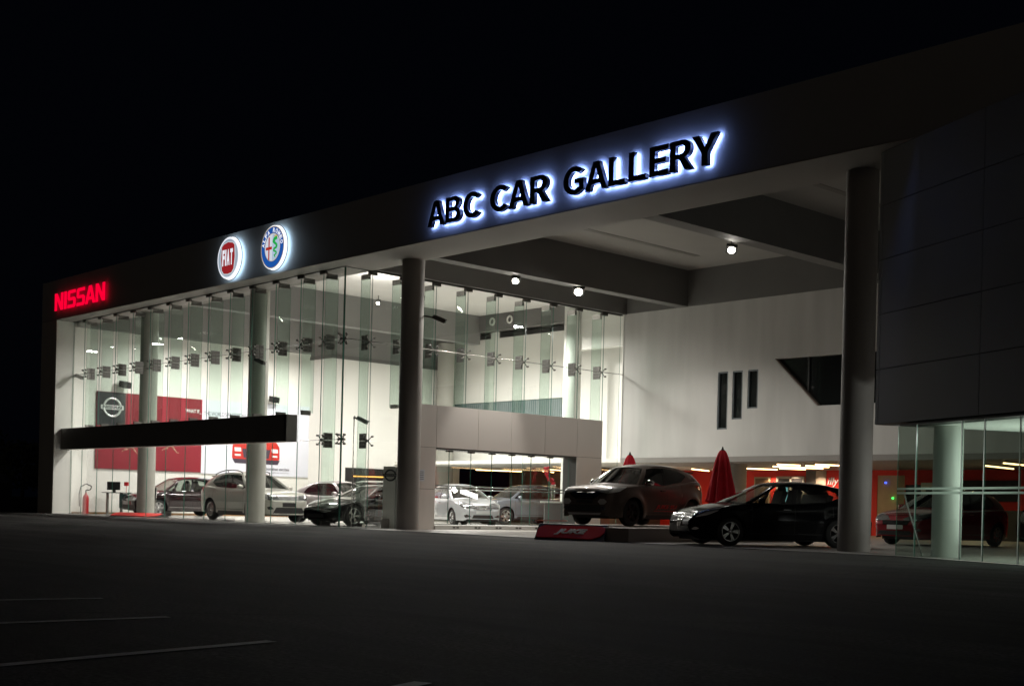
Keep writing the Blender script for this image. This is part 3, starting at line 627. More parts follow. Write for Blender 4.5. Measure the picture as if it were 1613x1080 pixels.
spot('court_lamp_light', (-31.7, 32.6, 8.4), (.45, -.75, -.45), 500, 120)
IL = [(-40.1, 29.95, 'pair of small bright showroom lamps behind the glass corner, inner one'), (-38.0, 30.45, 'small showroom lamp glowing beside the round court column'), (-50.15, 30.8, 'small oval showroom lamp seen against the column behind the glass'),
      (-52.5, 35.5, 'far showroom lamp near the left inner wall'), (-45.3, 36.2, 'far showroom lamp near the middle beam')]
for x, y, lb in IL:
    flood(x, y, 8.6, lb, aim=(.3, -.5, -.8), big=.55 if y < 33 else .4, grp='showroom ceiling lamps')
for x, y in SHOW: area('showroom_light', (x, y, 8.4), 0.7, 700, WH, spread=170)
area('ceiling_wash', (-37.6, 28.2, 8.5), .5, 200, WH, aim=(-.35, .1, 1), spread=150)
area('ceiling_wash', (-41.5, 31.5, 8.6), .5, 90, WH, aim=(-.1, .1, 1), spread=150)
area('portal_fill', (-36.5, 31.5, 3.7), .8, 130, WH, spread=170)  # added light without a fitting, brightens the cars behind the portal
area('rear_room_light', (-43, 44.5, 2.6), 1.2, 16, (1, .85, .6), spread=170)
# fluorescent tubes under the cafe ceiling
m_tube = emis('warm_tube', (1, .62, .27), 7)
TB = [((-31.9, 42.7), (-31.25, 44.1)), ((-29.3, 41.0), (-28.55, 43.35)), ((-27.9, 39.3), (-27.6, 40.4)), ((-27.53, 40.6), (-27.4, 42.0)), ((-26.45, 39.6), (-26.0, 41.0)), ((-30.27, 42.8), (-29.8, 44.0)),
      ((-20.97, 41.6), (-21.3, 44.4)), ((-19.4, 39.7), (-19.5, 41.6)), ((-34.9, 43.0), (-35.7, 45.2)), ((-43.4, 42.6), (-43.8, 44.6)), ((-45.9, 44.8), (-46.6, 46.3)), ((-41.6, 42.6), (-42.4, 44.4)), ((-40.0, 43.4), (-40.6, 45.2)), ((-48.5, 42.6), (-47.6, 45.0))]
WHERE = ['beside the round cafe column', 'longest above the black car roof', 'short one left of the wide column', 'behind the slab edge, second of the pair', 'by the wide front column', 'low above the wide door',
         'behind the porch glass, left one', 'behind the porch glass, right one', 'behind the large closed umbrella', 'seen through the portal, middle one', 'seen through the portal, farthest back', 'seen through the portal, near the white column', 'seen through the portal, nearest the white column', 'seen through the portal at its left end']
for (a, b), wh in zip(TB, WHERE):
    cxy = ((a[0]+b[0])/2, (a[1]+b[1])/2)
    t = empty('tube_light', (*cxy, 2.66), 'warm strip light under the low ceiling, '+wh, 'ceiling light', 'warm strip lights', world=True)
    d = (Vector(b)-Vector(a)).to_3d().normalized(); n = d.cross(Up)
    L = (Vector(b)-Vector(a)).length/2
    MB().obox(Vector((*cxy, 2.685)), d*L, n*.05, Up*.022).build('fixture', m_soffit, t)
    MB().tube(Vector((*a, 2.64))+d*.03, Vector((*b, 2.64))-d*.03, .026, n=8).build('tube', m_tube, t)
for x in (-32.9, -31.7): spot('cafe_spot', (x-.6, 46.4, 2.6), (0, .45, -1), 190, 100, .9, (1, .8, .6), .03)
spot('cafe_spot', (-31.0, 46.3, 2.62), (0, .5, -1), 120, 100, .9, (1, .8, .6), .03); spot('cafe_spot', (-30.2, 46.3, 2.62), (0, .5, -1), 50, 100, .9, (1, .8, .6), .03)
spot('cafe_spot', (-26.0, 46.0, 2.62), (0, .4, -1), 14, 90, .9, (1, .8, .6), .03)
for x in (-37, -33, -28.5, -22): area('strip_light_glow', (x, 43.2, 2.6), 1.5, 42, (1, .72, .42), spread=175, size_y=.1)
pl = WC+wd*3.3-wn_*1.6
spot('porch_spot', (pl.x+.6, pl.y+.1, 2.66), (-.5, -.1, -1), 230, 150, .8, (.95, 1, .95), .12)
area('porch_ceiling_fill', (-11.6, 25.9, .35), .4, 75, (.95, 1, .95), aim=(0, -.1, 1))  # unseen upward light added near the floor to brighten the porch ceiling

# ------------------------------------------------------------------ banner on the left inner wall
BN = empty('wall_banner', (-56.25, 32, 2.1), 'long red and white advertising banner on the left inner wall', 'banner', world=True)
xw = -56.24; UY = Vector((0, 1, 0))
def wp(name, poly, m, off=.0, d=.004, par=BN): return MB().prism(poly, (xw+off, 0, 0), UY, UZ, (1, 0, 0), d).build(name, m, par)
wp('red_panel', [(26.05, 2.12), (31.47, 2.12), (31.47, 5.68), (26.05, 5.68)], m_banred, 0, .05)
wp('white_panel', [(31.475, 2.08), (38.2, 2.08), (38.2, 5.78), (31.475, 5.68)], m_banwh, 0, .04)
wp('black_square', [(26.06, 4.12), (27.46, 4.12), (27.46, 5.67), (26.06, 5.67)], m_bandark, .05)
rg = MB(); rg.lathe([(.36, 0), (.47, 0), (.47, .02), (.36, .02), (.36, 0)], (xw+.056, 26.8, 4.97), 'x', 40); rg.obox((xw+.062, 26.8, 4.97), (.012, 0, 0), (0, .56, 0), (0, 0, .105)); rg.build('ring_emblem', m_silver, BN)
put_text('emblem_lettering', 'NISSAN', m_bandark, (xw+.076, 26.33, 4.91), UY, UZ, .94, .13, .004, BN, .02)
put_text('banner_lettering', 'WHAT IF_', m_txtw, (xw+.056, 30.55, 4.97), UY, UZ, .86, .20, .004, BN, .03)
put_text('banner_lettering', "THE WORLD'S FASTEST MAN", m_txtg, (xw+.046, 31.56, 4.93), UY, UZ, 2.55, .20, .004, BN, .0)
put_text('banner_lettering', "innovation that excites", m_txtg, (xw+.046, 34.55, 2.36), UY, UZ, 2.0, .16, .004, BN, .02)
put_text('banner_lettering', "the official partner", m_txtg, (xw+.046, 35.2, 2.22), UY, UZ, 1.35, .06, .004, BN, .0)
for cy_, cz_ in ((27.75, 2.85), (29.8, 3.0)):
    lg = MB()
    for a, b, r0, r1 in (((.0, .85), (.3, .4), .10, .07), ((.3, .4), (.62, -.02), .065, .035), ((.62, -.02), (.78, .0), .03, .03), ((-.02, .85), (-.22, .42), .10, .07), ((-.22, .42), (-.62, .25), .065, .035), ((-.62, .25), (-.72, .12), .03, .03)):
        lg.tube((xw+.055, cy_+a[0]*.6, cz_+.02+a[1]*.5), (xw+.055, cy_+b[0]*.6, cz_+.02+b[1]*.5), r0*.7, r1*.7, n=8)
    for k in range(len(lg.v)): lg.v[k] = (xw+.052+(lg.v[k][0]-xw-.055)*.04, lg.v[k][1], lg.v[k][2])
    lg.build('runner_picture', m_skin, BN)
c0 = 34.55
wp('car_picture_body', [(33.2, 3.55), (33.18, 2.95), (33.3, 2.75), (35.8, 2.75), (35.95, 2.95), (35.93, 3.55), (35.7, 3.85), (35.45, 4.35), (33.7, 4.35), (33.4, 3.85)], mat('poster_car_red', (.5, .03, .02), .4), .046)
wp('car_picture_shadow', [(33.2, 2.88), (33.35, 2.66), (35.85, 2.66), (35.97, 2.88)], mat('poster_car_dark', (.05, .04, .06), .5), .0505)
wp('car_picture_grille', [(33.75, 3.4), (33.85, 2.95), (35.3, 2.95), (35.4, 3.4)], bpy.data.materials['poster_car_dark'], .0505)
for y in (33.3, 35.45): wp('car_picture_lamp', [(y, 3.45), (y+.03, 3.25), (y+.4, 3.25), (y+.38, 3.45)], m_txtw, .0505); wp('car_picture_lamp', [(y+.02, 3.12), (y+.05, 3.03), (y+.38, 3.03), (y+.36, 3.12)], m_txtw, .0505)

# ------------------------------------------------------------------ small things
def tag_(o, l, c, g=None): return tag(o, l, c, g)
def cctv(x, y, z, d, label, mount=(0, 0, 0)):
    r = empty('security_camera', (x, y, z), label, 'camera', 'security cameras', world=True)
    c = Vector((x, y, z)); d = Vector(d).normalized(); u = d.cross(Up).normalized(); v = u.cross(d)
    MB().tube(c, c+Vector(mount), .03, n=8).tube(c+Vector(mount)-Vector(mount).normalized()*.02, c+Vector(mount), .07, n=10).build('bracket', m_dsteel, r)
    MB().obox(c+d*.12, d*.22, u*.07, v*.065).obox(c+d*.16+v*.075, d*.23, u*.08, v*.008).build('housing', m_dsteel, r)
    MB().tube(c+d*.34, c+d*.352, .045, n=12).build('lens', m_blackg, r)
cctv(-55.95, 25.0, 6.25, (.9, .3, -.35), 'security camera on the left jamb below the red letter sign', (-.3, 0, .02))
cctv(-41.2, 25.3, 6.02, (.9, .35, -.4), 'security camera on the second round column from the entrance corner', (-.3, .2, .08))
cctv(-37.6, 27.4, 3.86, (.8, .4, -.4), 'small pale security camera behind the glass corner near the low tie rod', (-.2, -.1, .05))
MB().tube((-37.8, 27.3, .012), (-37.8, 27.3, 3.95), .022).build('camera_pole', m_steel, None)
bpy.data.objects['camera_pole'].name = 'post'; tag(bpy.data.objects['post'], 'thin pale post carrying the small security camera behind the glass corner', 'post')
cctv(-31.95, 26.2, 6.85, (.7, .55, -.35), 'dark security camera on the right side of the first round column', (-.45, -.2, .1))
for y, z, lb in ((27.3, 6.05, 'black wall speaker above the red banner'), (35.4, 5.97, 'black wall speaker above the white part of the banner')):
    r = empty('wall_speaker', (-56.1, y, z), lb, 'speaker', 'wall speakers', world=True)
    MB().obox((-55.95, y, z), (.13, .05, -.04), (-.06, .22, 0), (.02, 0, .14)).build('cabinet', m_black, r)
    MB().tube((-56.24, y, z), (-56.0, y, z), .03).build('bracket', m_dsteel, r)
# fire extinguisher
r = empty('fire_extinguisher', (-55.9, 25.5, .012), 'red fire extinguisher standing by the left jamb behind the glass', 'fire extinguisher', world=True)
MB().lathe([(.001, .012), (.13, .012), (.14, .05), (.14, .72), (.11, .84), (.05, .90), (.045, .98), (.001, .98)], (-55.9, 25.5, 0), 'z', 20).build('cylinder', mat('extinguisher_red', (.42, .015, .02), .3), r)
MB().tube((-55.9, 25.5, .97), (-55.9, 25.5, 1.07), .03).obox((-55.86, 25.5, 1.09), (.1, 0, .02), (0, .02, 0), (0, 0, .012)).build('valve', m_dsteel, r)
MB().path([(-55.9+.0, 25.5, 1.08), (-55.75, 25.65, 1.12), (-55.72, 25.68, 1.28), (-55.9, 25.5, 1.38), (-56.07, 25.33, 1.25), (-56.12, 25.28, .9), (-56.1, 25.3, .35)], .022).build('hose', m_black, r)
# workstation by the left wall
r = empty('computer_desk', (-55.0, 26.9, .012), 'small grey computer desk with monitor near the left wall', 'desk', rz=math.radians(45))
MB().box(-.9, .9, -.35, .35, .98, 1.02).build('desk_top', m_dsteel, r); 
for x in (-.75, -.1): MB().lathe([(.07, 0), (.07, .98)], (x, 0, 0), 'z', 14).lathe([(.001, 0), (.2, 0), (.2, .03), (.001, .03)], (x, 0, 0), 'z', 14).build('leg', m_steel, r)
MB().box(-.1, .8, -.3, .3, .3, .96).build('cabinet', mat('dark_green_panel', (.03, .07, .065), .5), r)
m_ = MB(); m_.box(-.75, -.15, -.1, -.05, 1.12, 1.5); m_.box(-.5, -.4, -.05, .1, 1.02, 1.3); mo = m_.build('monitor', m_black, None); mo.parent = None
mo.location = r.location; mo.rotation_euler = r.rotation_euler; tag(mo, 'black flat monitor standing on the small grey desk', 'monitor')
m_ = MB(); m_.box(.02, .2, -.05, .05, 1.32, 1.5).box(.1, .12, -.01, .01, 1.02, 1.32); mo = m_.build('desk_flag', mat('flag_red', (.6, .02, .03), .6)); mo.location = r.location; mo.rotation_euler = r.rotation_euler
tag(mo, 'small red card on a stem beside the monitor on the desk', 'card')
# low cabinet / white shelf with things behind the first car
r = tag(MB().box(-.9, .9, -.4, .4, 0, .28).box(-.75, .75, -.3, .3, .28, .4).build('low_table', mat('white_lacquer', (.75, .73, .7), .3), at=(-55.3, 28.6, .012)), 'low white display table between the desk and the dark car', 'table')
# pylon with ring emblem
az = math.radians(47)
r = empty('display_pylon', (-34.42, 26.5, .012), 'pale grey freestanding pylon with a ring emblem left of the big round column', 'pylon', rz=az)
MB().box(-.30, .10, -.06, .06, 0, 2.08).build('panel', mat('pylon_grey', (.72, .75, .70), .4), r); MB().box(.105, .30, -.05, .055, 0, 2.06).build('side_panel', mat('pylon_dark', (.4, .43, .4), .4), r)
rg = MB(); rg.lathe([(.15, -.075), (.205, -.075), (.205, -.06), (.15, -.06), (.15, -.075)], (-.06, 0, 1.78), 'y', 32); rg.box(-.30, .18, -.085, -.061, 1.735, 1.825); rg.build('ring_emblem', mat('emblem_dark', (.08, .09, .09), .3, .6), r)
put_text('emblem_lettering', 'NISSAN', m_silver, (-.26, -.087, 1.755), (1, 0, 0), (0, 0, 1), .4, .05, .003, r)
MB().box(-.32, -.05, -.2, .2, 0, .3).build('foot', m_conc, r)
# glass brochure frame by the black coupe
r = empty('standing_frame', (-35.7, 25.5, .012), 'thin steel standing frame with clear sheet before the black coupe wheel', 'display stand', rz=az)
MB().path([(-.22, 0, 0), (-.22, 0, 1.35), (.22, 0, 1.35), (.22, 0, 0)], .016).build('frame', m_steel, r); MB().box(-.2, .2, -.004, .004, .2, 1.33).build('sheet', m_glass, r)
# info stand beside the grey crossover
r = empty('info_stand', (-38.6, 33.6, .012), 'info stand with tilted white card between the silver sedan and grey car', 'display stand', rz=az)
MB().tube((.1, 0, 0), (.1, 0, 1.18), .018).box(-.1, .3, -.15, .15, 0, .02).build('pole', m_steel, r); MB().obox((0, 0, 1.28), (.35, 0, -.12), (0, .14, .1), (0, .008, -.01)).build('card', m_txtw, r)
# reception counter with red flowers, seen through the portal
r = empty('reception_counter', (-34.55, 34.35, .012), 'grey reception counter right of the portal opening', 'counter', rz=az)
MB().box(-.35, .45, -.3, .3, 0, 1.0).build('base', mat('counter_grey', (.13, .14, .135), .5), r, bevel=.01); MB().box(-.5, .6, -.36, .36, 1.0, 1.06).build('top', m_whcol, r, bevel=.01)
r2 = empty('flower_vase', (-34.6, 34.35, 1.072), 'clear vase with tall red flowers on the grey counter', 'vase', world=True)
MB().lathe([(.001, 1.08), (.07, 1.08), (.08, 1.5), (.085, 1.72), (.075, 1.72), (.07, 1.1)], (-34.6, 34.35, 0), 'z', 16).build('vase', m_glass, r2)
fm = MB(); 
for k in range(26):
    t = k/25; a = random.uniform(0, 6.28); rr = random.uniform(0, .09)
    c = Vector((-34.6-.25*math.sin(t*2.2)+rr*math.cos(a), 34.35-.1*t+rr*math.sin(a), 1.75+t*.62)); s_ = random.uniform(.03, .06)
    fm.obox(c, Vector((s_, s_*.4, 0)), Vector((-s_*.4, s_, s_*.3)), Vector((0, 0, s_*.5)))
fm.build('flowers', mat('red_petals', (.6, .01, .03), .6), r2)
MB().path([(-34.6, 34.35, 1.1), (-34.65, 34.33, 1.7), (-34.75, 34.27, 2.2)], .012).build('stems', mat('green_stems', (.05, .15, .03), .6), r2)
# pedestal and floor signs
pd = tag(MB().prism([(0, 0), (0, 7.2), (-5.0, 7.2), (-5.0, 1.9), (-3.1, 0)], (0, 0, 0), (1, 0, 0), (0, 1, 0), (0, 0, 1), .355).build('display_plinth', mat('plinth_laminate', (.34, .29, .26), .5, noise=.08), at=(-21.68, 24.26, .012), bevel=.01), 'low beige plinth under the brown crossover', 'plinth')
def ramp_sign(name, loc, rz, label, wd_=1.85, tilt=50, txt=True, hgt=.5):
    r = empty(name, loc, label, 'floor sign', 'low red ramp signs', rz=rz)
    t = math.radians(tilt); v = Vector((0, math.cos(t), math.sin(t))); n = Vector((0, -math.sin(t), math.cos(t))); h = wd_/2
    L = hgt; top = v*L
    b = MB(); b.prism([(0, 0), (top.y, top.z), (top.y+.12, top.z), (top.y+.35, 0)], (-h, 0, 0), (0, 1, 0), (0, 0, 1), (1, 0, 0), wd_); b.build('base', m_black, r, bevel=.008)
    c = .12; q = .07; hh = L-.09
    pts = [(-h+.04, q+.02), (h-.35, q-.02), (h-.12, q+.1), (h-.03, q+.24), (h-.03, hh-.06), (h-.16, hh), (-h+.2, hh), (-h+.06, hh-.08), (-h+.03, hh-.2)]
    MB().prism(pts, n*.002, (1, 0, 0), v, n, .03).build('red_board', mat('board_red', (.62, .03, .025), .4), r)
    if txt: put_text('raised_lettering', 'JUKE', m_txtw, Vector((-.42, 0, 0))+v*(q+.09)+n*.034, (1, 0, 0), v, .86, .22, .03, r, .03, .35)
    return r
ramp_sign('ramp_sign', (-23.08, 23.52, .004), math.atan2(.91, 1.57), 'low red ramp sign with silver lettering in front of the plinth', tilt=42, hgt=.62)
ramp_sign('ramp_sign', (-49.6, 24.62, .015), math.radians(28), 'flat red ramp board lying by the second column behind the glass', 2.3, 13, False, .7)
# stanchion display panel before the first car
r = empty('information_board', (-50.6, 26.0, .012), 'slim dark information board on two legs beside the left column', 'display stand', rz=math.radians(20))
MB().obox((0, 0, .62), (.2, 0, 0), (0, .012, 0), (0, .12, .62)).build('board', mat('smoked_board', (.05, .05, .05), .2), r); MB().tube((-.22, 0, 0), (-.2, .12, 1.28), .014).tube((.22, 0, 0), (.2, .12, 1.28), .014).build('legs', m_steel, r)
# closed umbrellas
def umbrella(x, y, label, s=1.):
    r = empty('closed_umbrella', (x, y, .012), label, 'umbrella', 'closed red umbrellas'); n = 96; b = MB()
    hs = [(.08, 2.60), (.13, 2.50), (.19, 2.3), (.235, 2.05), (.275, 1.8), (.33, 1.5), (.375, 1.22), (.40, 1.08)]
    vs = []
    for k, (rr, h) in enumerate(hs):
        for i in range(n):
            t = 2*PI*i/n; f = 1+.2*math.sin(t*9+.3*math.sin(k*.8))*(k/7)**.5+.04*math.sin(t*17+k)
            dz = .05*math.sin(t*9)*(k == 7)+.03*math.cos(t*3)*(k == 7)
            vs.append((rr*f*math.cos(t), rr*f*math.sin(t), h+dz))
    b.add(vs, [(k*n+i, k*n+(i+1) % n, (k+1)*n+(i+1) % n, (k+1)*n+i) for k in range(7) for i in range(n)], 0, True); b.build('canopy', m_umb, r)
    MB().lathe([(.001, 2.72), (.02, 2.70), (.035, 2.64), (.085, 2.58), (.082, 2.5)], n=16).build('finial', m_black, r)
    MB().tube((0, 0, .05), (0, 0, 2.55), .024).build('pole', m_dsteel, r); MB().lathe([(.001, 0), (.3, 0), (.3, .06), (.05, .09), (.001, .09)], n=24).build('base', m_conc, r)
    tp = MB(); tp.lathe([(.245, 1.98), (.25, 2.0), (.245, 2.02)], n=24); tp.build('tie_band', m_umb, r)
    return r
umbrella(-22.94, 29.65, 'closed red umbrella standing between the brown crossover and the black car')
umbrella(-28.05, 31.36, 'closed red umbrella mostly hidden behind the brown crossover, only its tip showing')
# metal chairs under / behind the brown car
def chair(x, y, rz, label):
    r = empty('cafe_chair', (x, y, .012), label, 'chair', 'steel cafe chairs', rz=rz)
    MB().box(-.2, .2, -.2, .2, .44, .46).build('seat', m_steel, r)
    for a in (-.19, .19):
        for b in (-.19, .19): MB().tube((a, b, 0), (a, b, .44 if b < 0 else .85), .014, n=6).build('leg', m_steel, r)
    s = MB(); [s.box(-.19+i*.075, -.165+i*.075, .18, .2, .5, .85) for i in range(6)]; s.build('backrest', m_steel, r)
chair(-24.2, 33.6, .3, 'steel cafe chair behind the plinth, left one'); chair(-23.3, 34.3, -.4, 'steel cafe chair behind the plinth, right one'); chair(-25.4, 34.6, 1.3, 'steel cafe chair behind the plinth, farthest back')

# ------------------------------------------------------------------ cars
class Car: pass
def smooth_tab(tab, L, sig=.05):
    xs = np.linspace(-.3, L+.3, 700); ys = np.interp(xs, [p[0] for p in tab], [p[1] for p in tab]); dx = xs[1]-xs[0]
    k = np.exp(-.5*(np.arange(-40, 41)*dx/sig)**2); k /= k.sum(); y2 = np.convolve(np.pad(ys, 40, 'edge'), k, 'valid')
    return lambda s: float(np.interp(s, xs, y2))
def lerp(a, b, t): return a+(b-a)*t
def make_car(name, label, cat, loc, rot, scale, sp, group=None):
    L, W = sp['L'], sp['W']; r = sp['r']; fo, wb = sp['fo'], sp['wb']; Ra = r+sp.get('arch', .055)
    paint = sp['paint']; root = empty(name, (*loc, sp.get('z', .014)), label, cat, group, math.radians(rot)); root.scale = (scale,)*3
    T = smooth_tab(sp['top'], L, sp.get('sig', .045)); sill = sp.get('sill', .2)
    lowt = smooth_tab([(0, sp.get('lip', .26)), (.12, sill-.01), (.5, sill), (L-.5, sill), (L-.1, sill+.05), (L, sp.get('rlip', .36))], L, .04)
    wc = [fo, fo+wb]
    def Lo(s):
        z = lowt(s)
        for c in wc:
            d = abs(s-c)
            if d < Ra: z = max(z, r*.98+math.sqrt(Ra*Ra-d*d)*1.0)
        return z
    fn, rn = sp.get('fn', .62), sp.get('rn', .72)
    def Wd(s):
        a = min(s/.95, 1); b = min((L-s)/.8, 1)
        return W/2*(fn+(1-fn)*math.sqrt(max(0, 1-(1-a)**2.5)))*(rn+(1-rn)*math.sqrt(max(0, 1-(1-b)**2.5)))
    X = lambda s: L/2-s
    xs = set(np.linspace(0, L, int(L/.075)).round(4))
    for c in wc:
        xs |= set((c+Ra*np.cos(np.linspace(0, PI, 19))).round(4)); xs |= {round(c-Ra-.004, 4), round(c+Ra+.004, 4)}
    xs |= {.01, .03, .06, L-.02, L-.05}
    xs = sorted(x for x in xs if 0 <= x <= L)
    # drop near duplicates
    st = [xs[0]]
    for x in xs[1:]:
        if x-st[-1] > .0035: st.append(x)
    tl = [0, .05, .12, .22, .34, .46, .58, .69, .78, .86, .92, .965, 1.0]
    belt = sp['belt']; mus = sp.get('muscle', .02)
    def side(s, t):
        top, lo = T(s), min(Lo(s), T(s)-.06); z = lerp(lo, top, t); k = min(max((z-.18)/(belt-.18), 0), 1.05)
        wf = .955+.045*math.sin(min(k*1.25, 1)*PI/2) - .035*max(0, k-.62)/.4 + .010*math.exp(-((k-.80)/.035)**2) - .012*math.exp(-((k-.33)/.07)**2)
        if t > .86: wf -= sp.get('shoulder', .055)*((t-.86)/.14)**2
        w_ = Wd(s)*wf
        for c in wc:
            d = math.hypot(s-c, z-r); w_ += mus*math.exp(-((d-Ra-.03)/.11)**2)*(W/1.8)
        return w_, z
    cow, dk = sp['cowl'], sp['deck']
    v, f = [], []; cols = []
    hf = [.93, .84, .7, .5, .27, 0]; crown = sp.get('crown', .045)
    for s in st:
        ring = [side(s, t) for t in tl]; yt, zt = ring[-1]; inn = []
        cabin = cow+.3 < s < dk-.12
        cr_ = crown*min(1, s/.3)*min(1, (L-s)/.2)
        for q in hf: inn.append((yt*q, zt+cr_*(1-q*q)))
        cols.append((s, ring+inn, cabin))
    nt_, ni = len(tl), len(hf); m_ = nt_+ni
    idx = {}
    for i, (s, pts, cab) in enumerate(cols):
        for sd in (1, -1):
            for j, (y, z) in enumerate(pts):
                if j == m_-1 and sd == -1: idx[(i, sd, j)] = idx[(i, 1, j)]; continue
                idx[(i, sd, j)] = len(v); v.append((X(s), sd*y, z))
    for i in range(len(cols)-1):
        cab = cols[i][2] and cols[i+1][2]
        for sd in (1, -1):
            for j in range(m_-1):
                if cab and j >= nt_: continue
                f.append([idx[(i, sd, j)], idx[(i+1, sd, j)], idx[(i+1, sd, j+1)], idx[(i, sd, j+1)]])
    for i in (0, len(cols)-1):   # end caps
        for j in range(nt_-1): f.append([idx[(i, 1, j)], idx[(i, 1, j+1)], idx[(i, -1, j+1)], idx[(i, -1, j)]])
        a = [idx[(i, 1, nt_-1)]]+[idx[(i, 1, nt_+k)] for k in range(ni)]; b = [idx[(i, -1, nt_-1)]]+[idx[(i, -1, nt_+k)] for k in range(ni-1)]
        f.append(a+b[::-1])
    bvh = BVHTree.FromPolygons([Vector(p) for p in v], f)
    # -------- greenhouse
    roof = smooth_tab(sp['roof'], L, .12); ul = sp['ul']      # list of (sb, st, v0, v1, type to next)
    def yt_(s):
        a = (s-ul[0][1])/(ul[-1][1]-ul[0][1]); return sp['wr']*(1-.05*(2*a-1)**2-(.05*a))
    def Pb(s): y, z = side(s, 1.0); return Vector((X(s), y*.985, z-.012))
    def Pt(s): return Vector((X(s), yt_(s), roof(s)-.035))
    def Q(sb, st_, vv):
        a, b = Pb(sb), Pt(st_); p = a.lerp(b, vv); p.y += sp.get('bulge', .035)*math.sin(PI*min(vv, 1))**.8*1; p.x += .0
        if vv > .9: p.y -= .012*((vv-.9)/.1)
        return p
    body = MB(); body.add(v, f, 0, True)
    trim = MB(); glasses = {}
    for k in range(len(ul)-1):
        a, b = ul[k], ul[k+1]; ty = a[4]; n = 6 if abs(a[0]-b[0])+abs(a[1]-b[1]) > .25 else 2
        for sd in (1, -1):
            G_ = []
            for i in range(n+1):
                t = i/n; sb, s_, v0, v1 = [lerp(a[q], b[q], t) for q in range(4)]
                vs = [0, v0*.5, v0]+[lerp(v0, v1, q/5) for q in (1, 2, 3, 4)]+[v1, (1+v1)/2, 1]
                G_.append([Q(sb, s_, q) for q in vs])
            for i in range(n):
                for j in range(9):
                    quad = [G_[i][j], G_[i+1][j], G_[i+1][j+1], G_[i][j+1]]; quad = [Vector((p.x, sd*p.y, p.z)) for p in quad]
                    isg = ty == 'g' and 2 <= j <= 6
                    tgt = glasses.setdefault((k, sd), MB()) if isg else (trim if ty == 't' and j >= 2 and j <= 6 else body)
                    if isg: quad = [Vector((p.x, p.y-sd*.008, p.z)) for p in quad]
                    tgt.add(quad, [(0, 1, 2, 3)], 0, True)
    # roof
    n = 22; s0, s1 = ul[0][1], ul[-1][1]; fr_ = [-1, -.96, -.88, -.7, -.45, -.15, .15, .45, .7, .88, .96, 1]; rc = sp.get('rcrown', .06)
    def roofpt(s, q): p = Pt(s); return Vector((p.x+.06*(1-q*q)*(1-min(1, (s-s0)/.4)) - sp.get('rbow', .05)*(1-q*q)*(1-min(1, (s1-s)/.4)), p.y*q, p.z+rc*(1-abs(q)**2.6)))
    for i in range(n):
        for j in range(len(fr_)-1):
            a, b = lerp(s0, s1, i/n), lerp(s0, s1, (i+1)/n)
            body.add([roofpt(a, fr_[j]), roofpt(b, fr_[j]), roofpt(b, fr_[j+1]), roofpt(a, fr_[j+1])], [(0, 1, 2, 3)], 0, True)
    # windscreen and rear window
    def screen(u, bow0, bow1, vlo, vhi, edge, nm, gm):
        g = MB(); fr2 = [-1, -edge, -.8, -.55, -.28, 0, .28, .55, .8, edge, 1]; vv = [0, .5*vlo, vlo]+[lerp(vlo, vhi, q/7) for q in range(1, 7)]+[vhi, 1]
        def pt(q, t):
            p = Q(u[0], u[1], t); e = 1-q*q; zc = lerp(crown, rc, t)
            return Vector((p.x+lerp(bow0, bow1, t)*e, p.y*q, p.z+zc*(1-abs(q)**lerp(2, 2.6, t))))
        for i in range(len(vv)-1):
            for j in range(len(fr2)-1):
                qd = [pt(fr2[j], vv[i]), pt(fr2[j+1], vv[i]), pt(fr2[j+1], vv[i+1]), pt(fr2[j], vv[i+1])]
                isg = 0 < j < len(fr2)-2 and 2 <= i < len(vv)-2
                (g if isg else body).add(qd, [(0, 1, 2, 3)], 0, True)
        return g.build(nm, gm, root)
    screen(ul[0], .20, .06, .04, .965, .94, 'windshield', sp.get('fglass', m_cglassl))
    screen(ul[-1], -.10, -sp.get('rbow', .05), sp.get('rv', .3), .95, .86, 'rear_window', sp.get('glass', m_cglass))
    bo = body.build('body', paint, root)
    for sd in (1, -1):
        tr_ = MB(); fs = [i for i, q in enumerate(trim.f) if trim.v[q[0]][1]*sd > 0]
        for i in fs: tr_.add([trim.v[k] for k in trim.f[i]], [(0, 1, 2, 3)], 0, True)
        if tr_.v: tr_.build('pillar_trim', m_blackg, root)
    for (k, sd), g in glasses.items(): g.build('side_window', sp.get('glass', m_cglass), root)
    # -------- underbody, arch liners
    ub = MB(); ub.box(X(L-.25), X(.25), -(W/2-.30), W/2-.30, sill-.04, min(.66, belt-.2)); ub.box(X(wc[1]-Ra-.02), X(wc[0]+Ra+.02), -(W/2-.08), W/2-.08, .2, belt-.22)
    ub.box(X(L-.12), X(wc[1]+Ra+.02), -(W/2-.2)*.9, (W/2-.2)*.9, .3, belt-.25); ub.box(X(wc[0]-Ra-.02), X(.3), -(W/2-.26)*.85, (W/2-.26)*.85, .22, .6); ub.build('underbody', m_black, root)
    # sill trim
    if sp.get('clad'):
        cb = MB()
        for sd in (1, -1): cb.box(X(wc[1]-Ra), X(wc[0]+Ra), sd*(W/2-.06)-.02, sd*(W/2-.06)+.04*sd, sill-.03, sill+.07)
        cb.build('sill_trim', m_black, root)
    # -------- interior
    if sp.get('seats', True):
        sc = fo+wb*.52
        for sd in (1, -1):
            b = MB(); b.obox((X(sc+.05), sd*.37, .72), (.22, 0, 0), (0, .23, 0), (0, 0, .08)); b.obox((X(sc+.34), sd*.37, belt+.02), (.06, 0, .02), (0, .22, 0), (-.10, 0, .32))
            b.lathe([(.001, -.07), (.10, -.06), (.12, 0), (.10, .07), (.001, .08)], (X(sc+.45), sd*.37, belt+.36), 'x', 14); b.build('seat', m_seat, root)
        b = MB(); b.obox((X(sc+1.1), 0, belt-.02), (.07, 0, .02), (0, .62, 0), (-.08, 0, .28)); b.build('seat', m_seat, root)
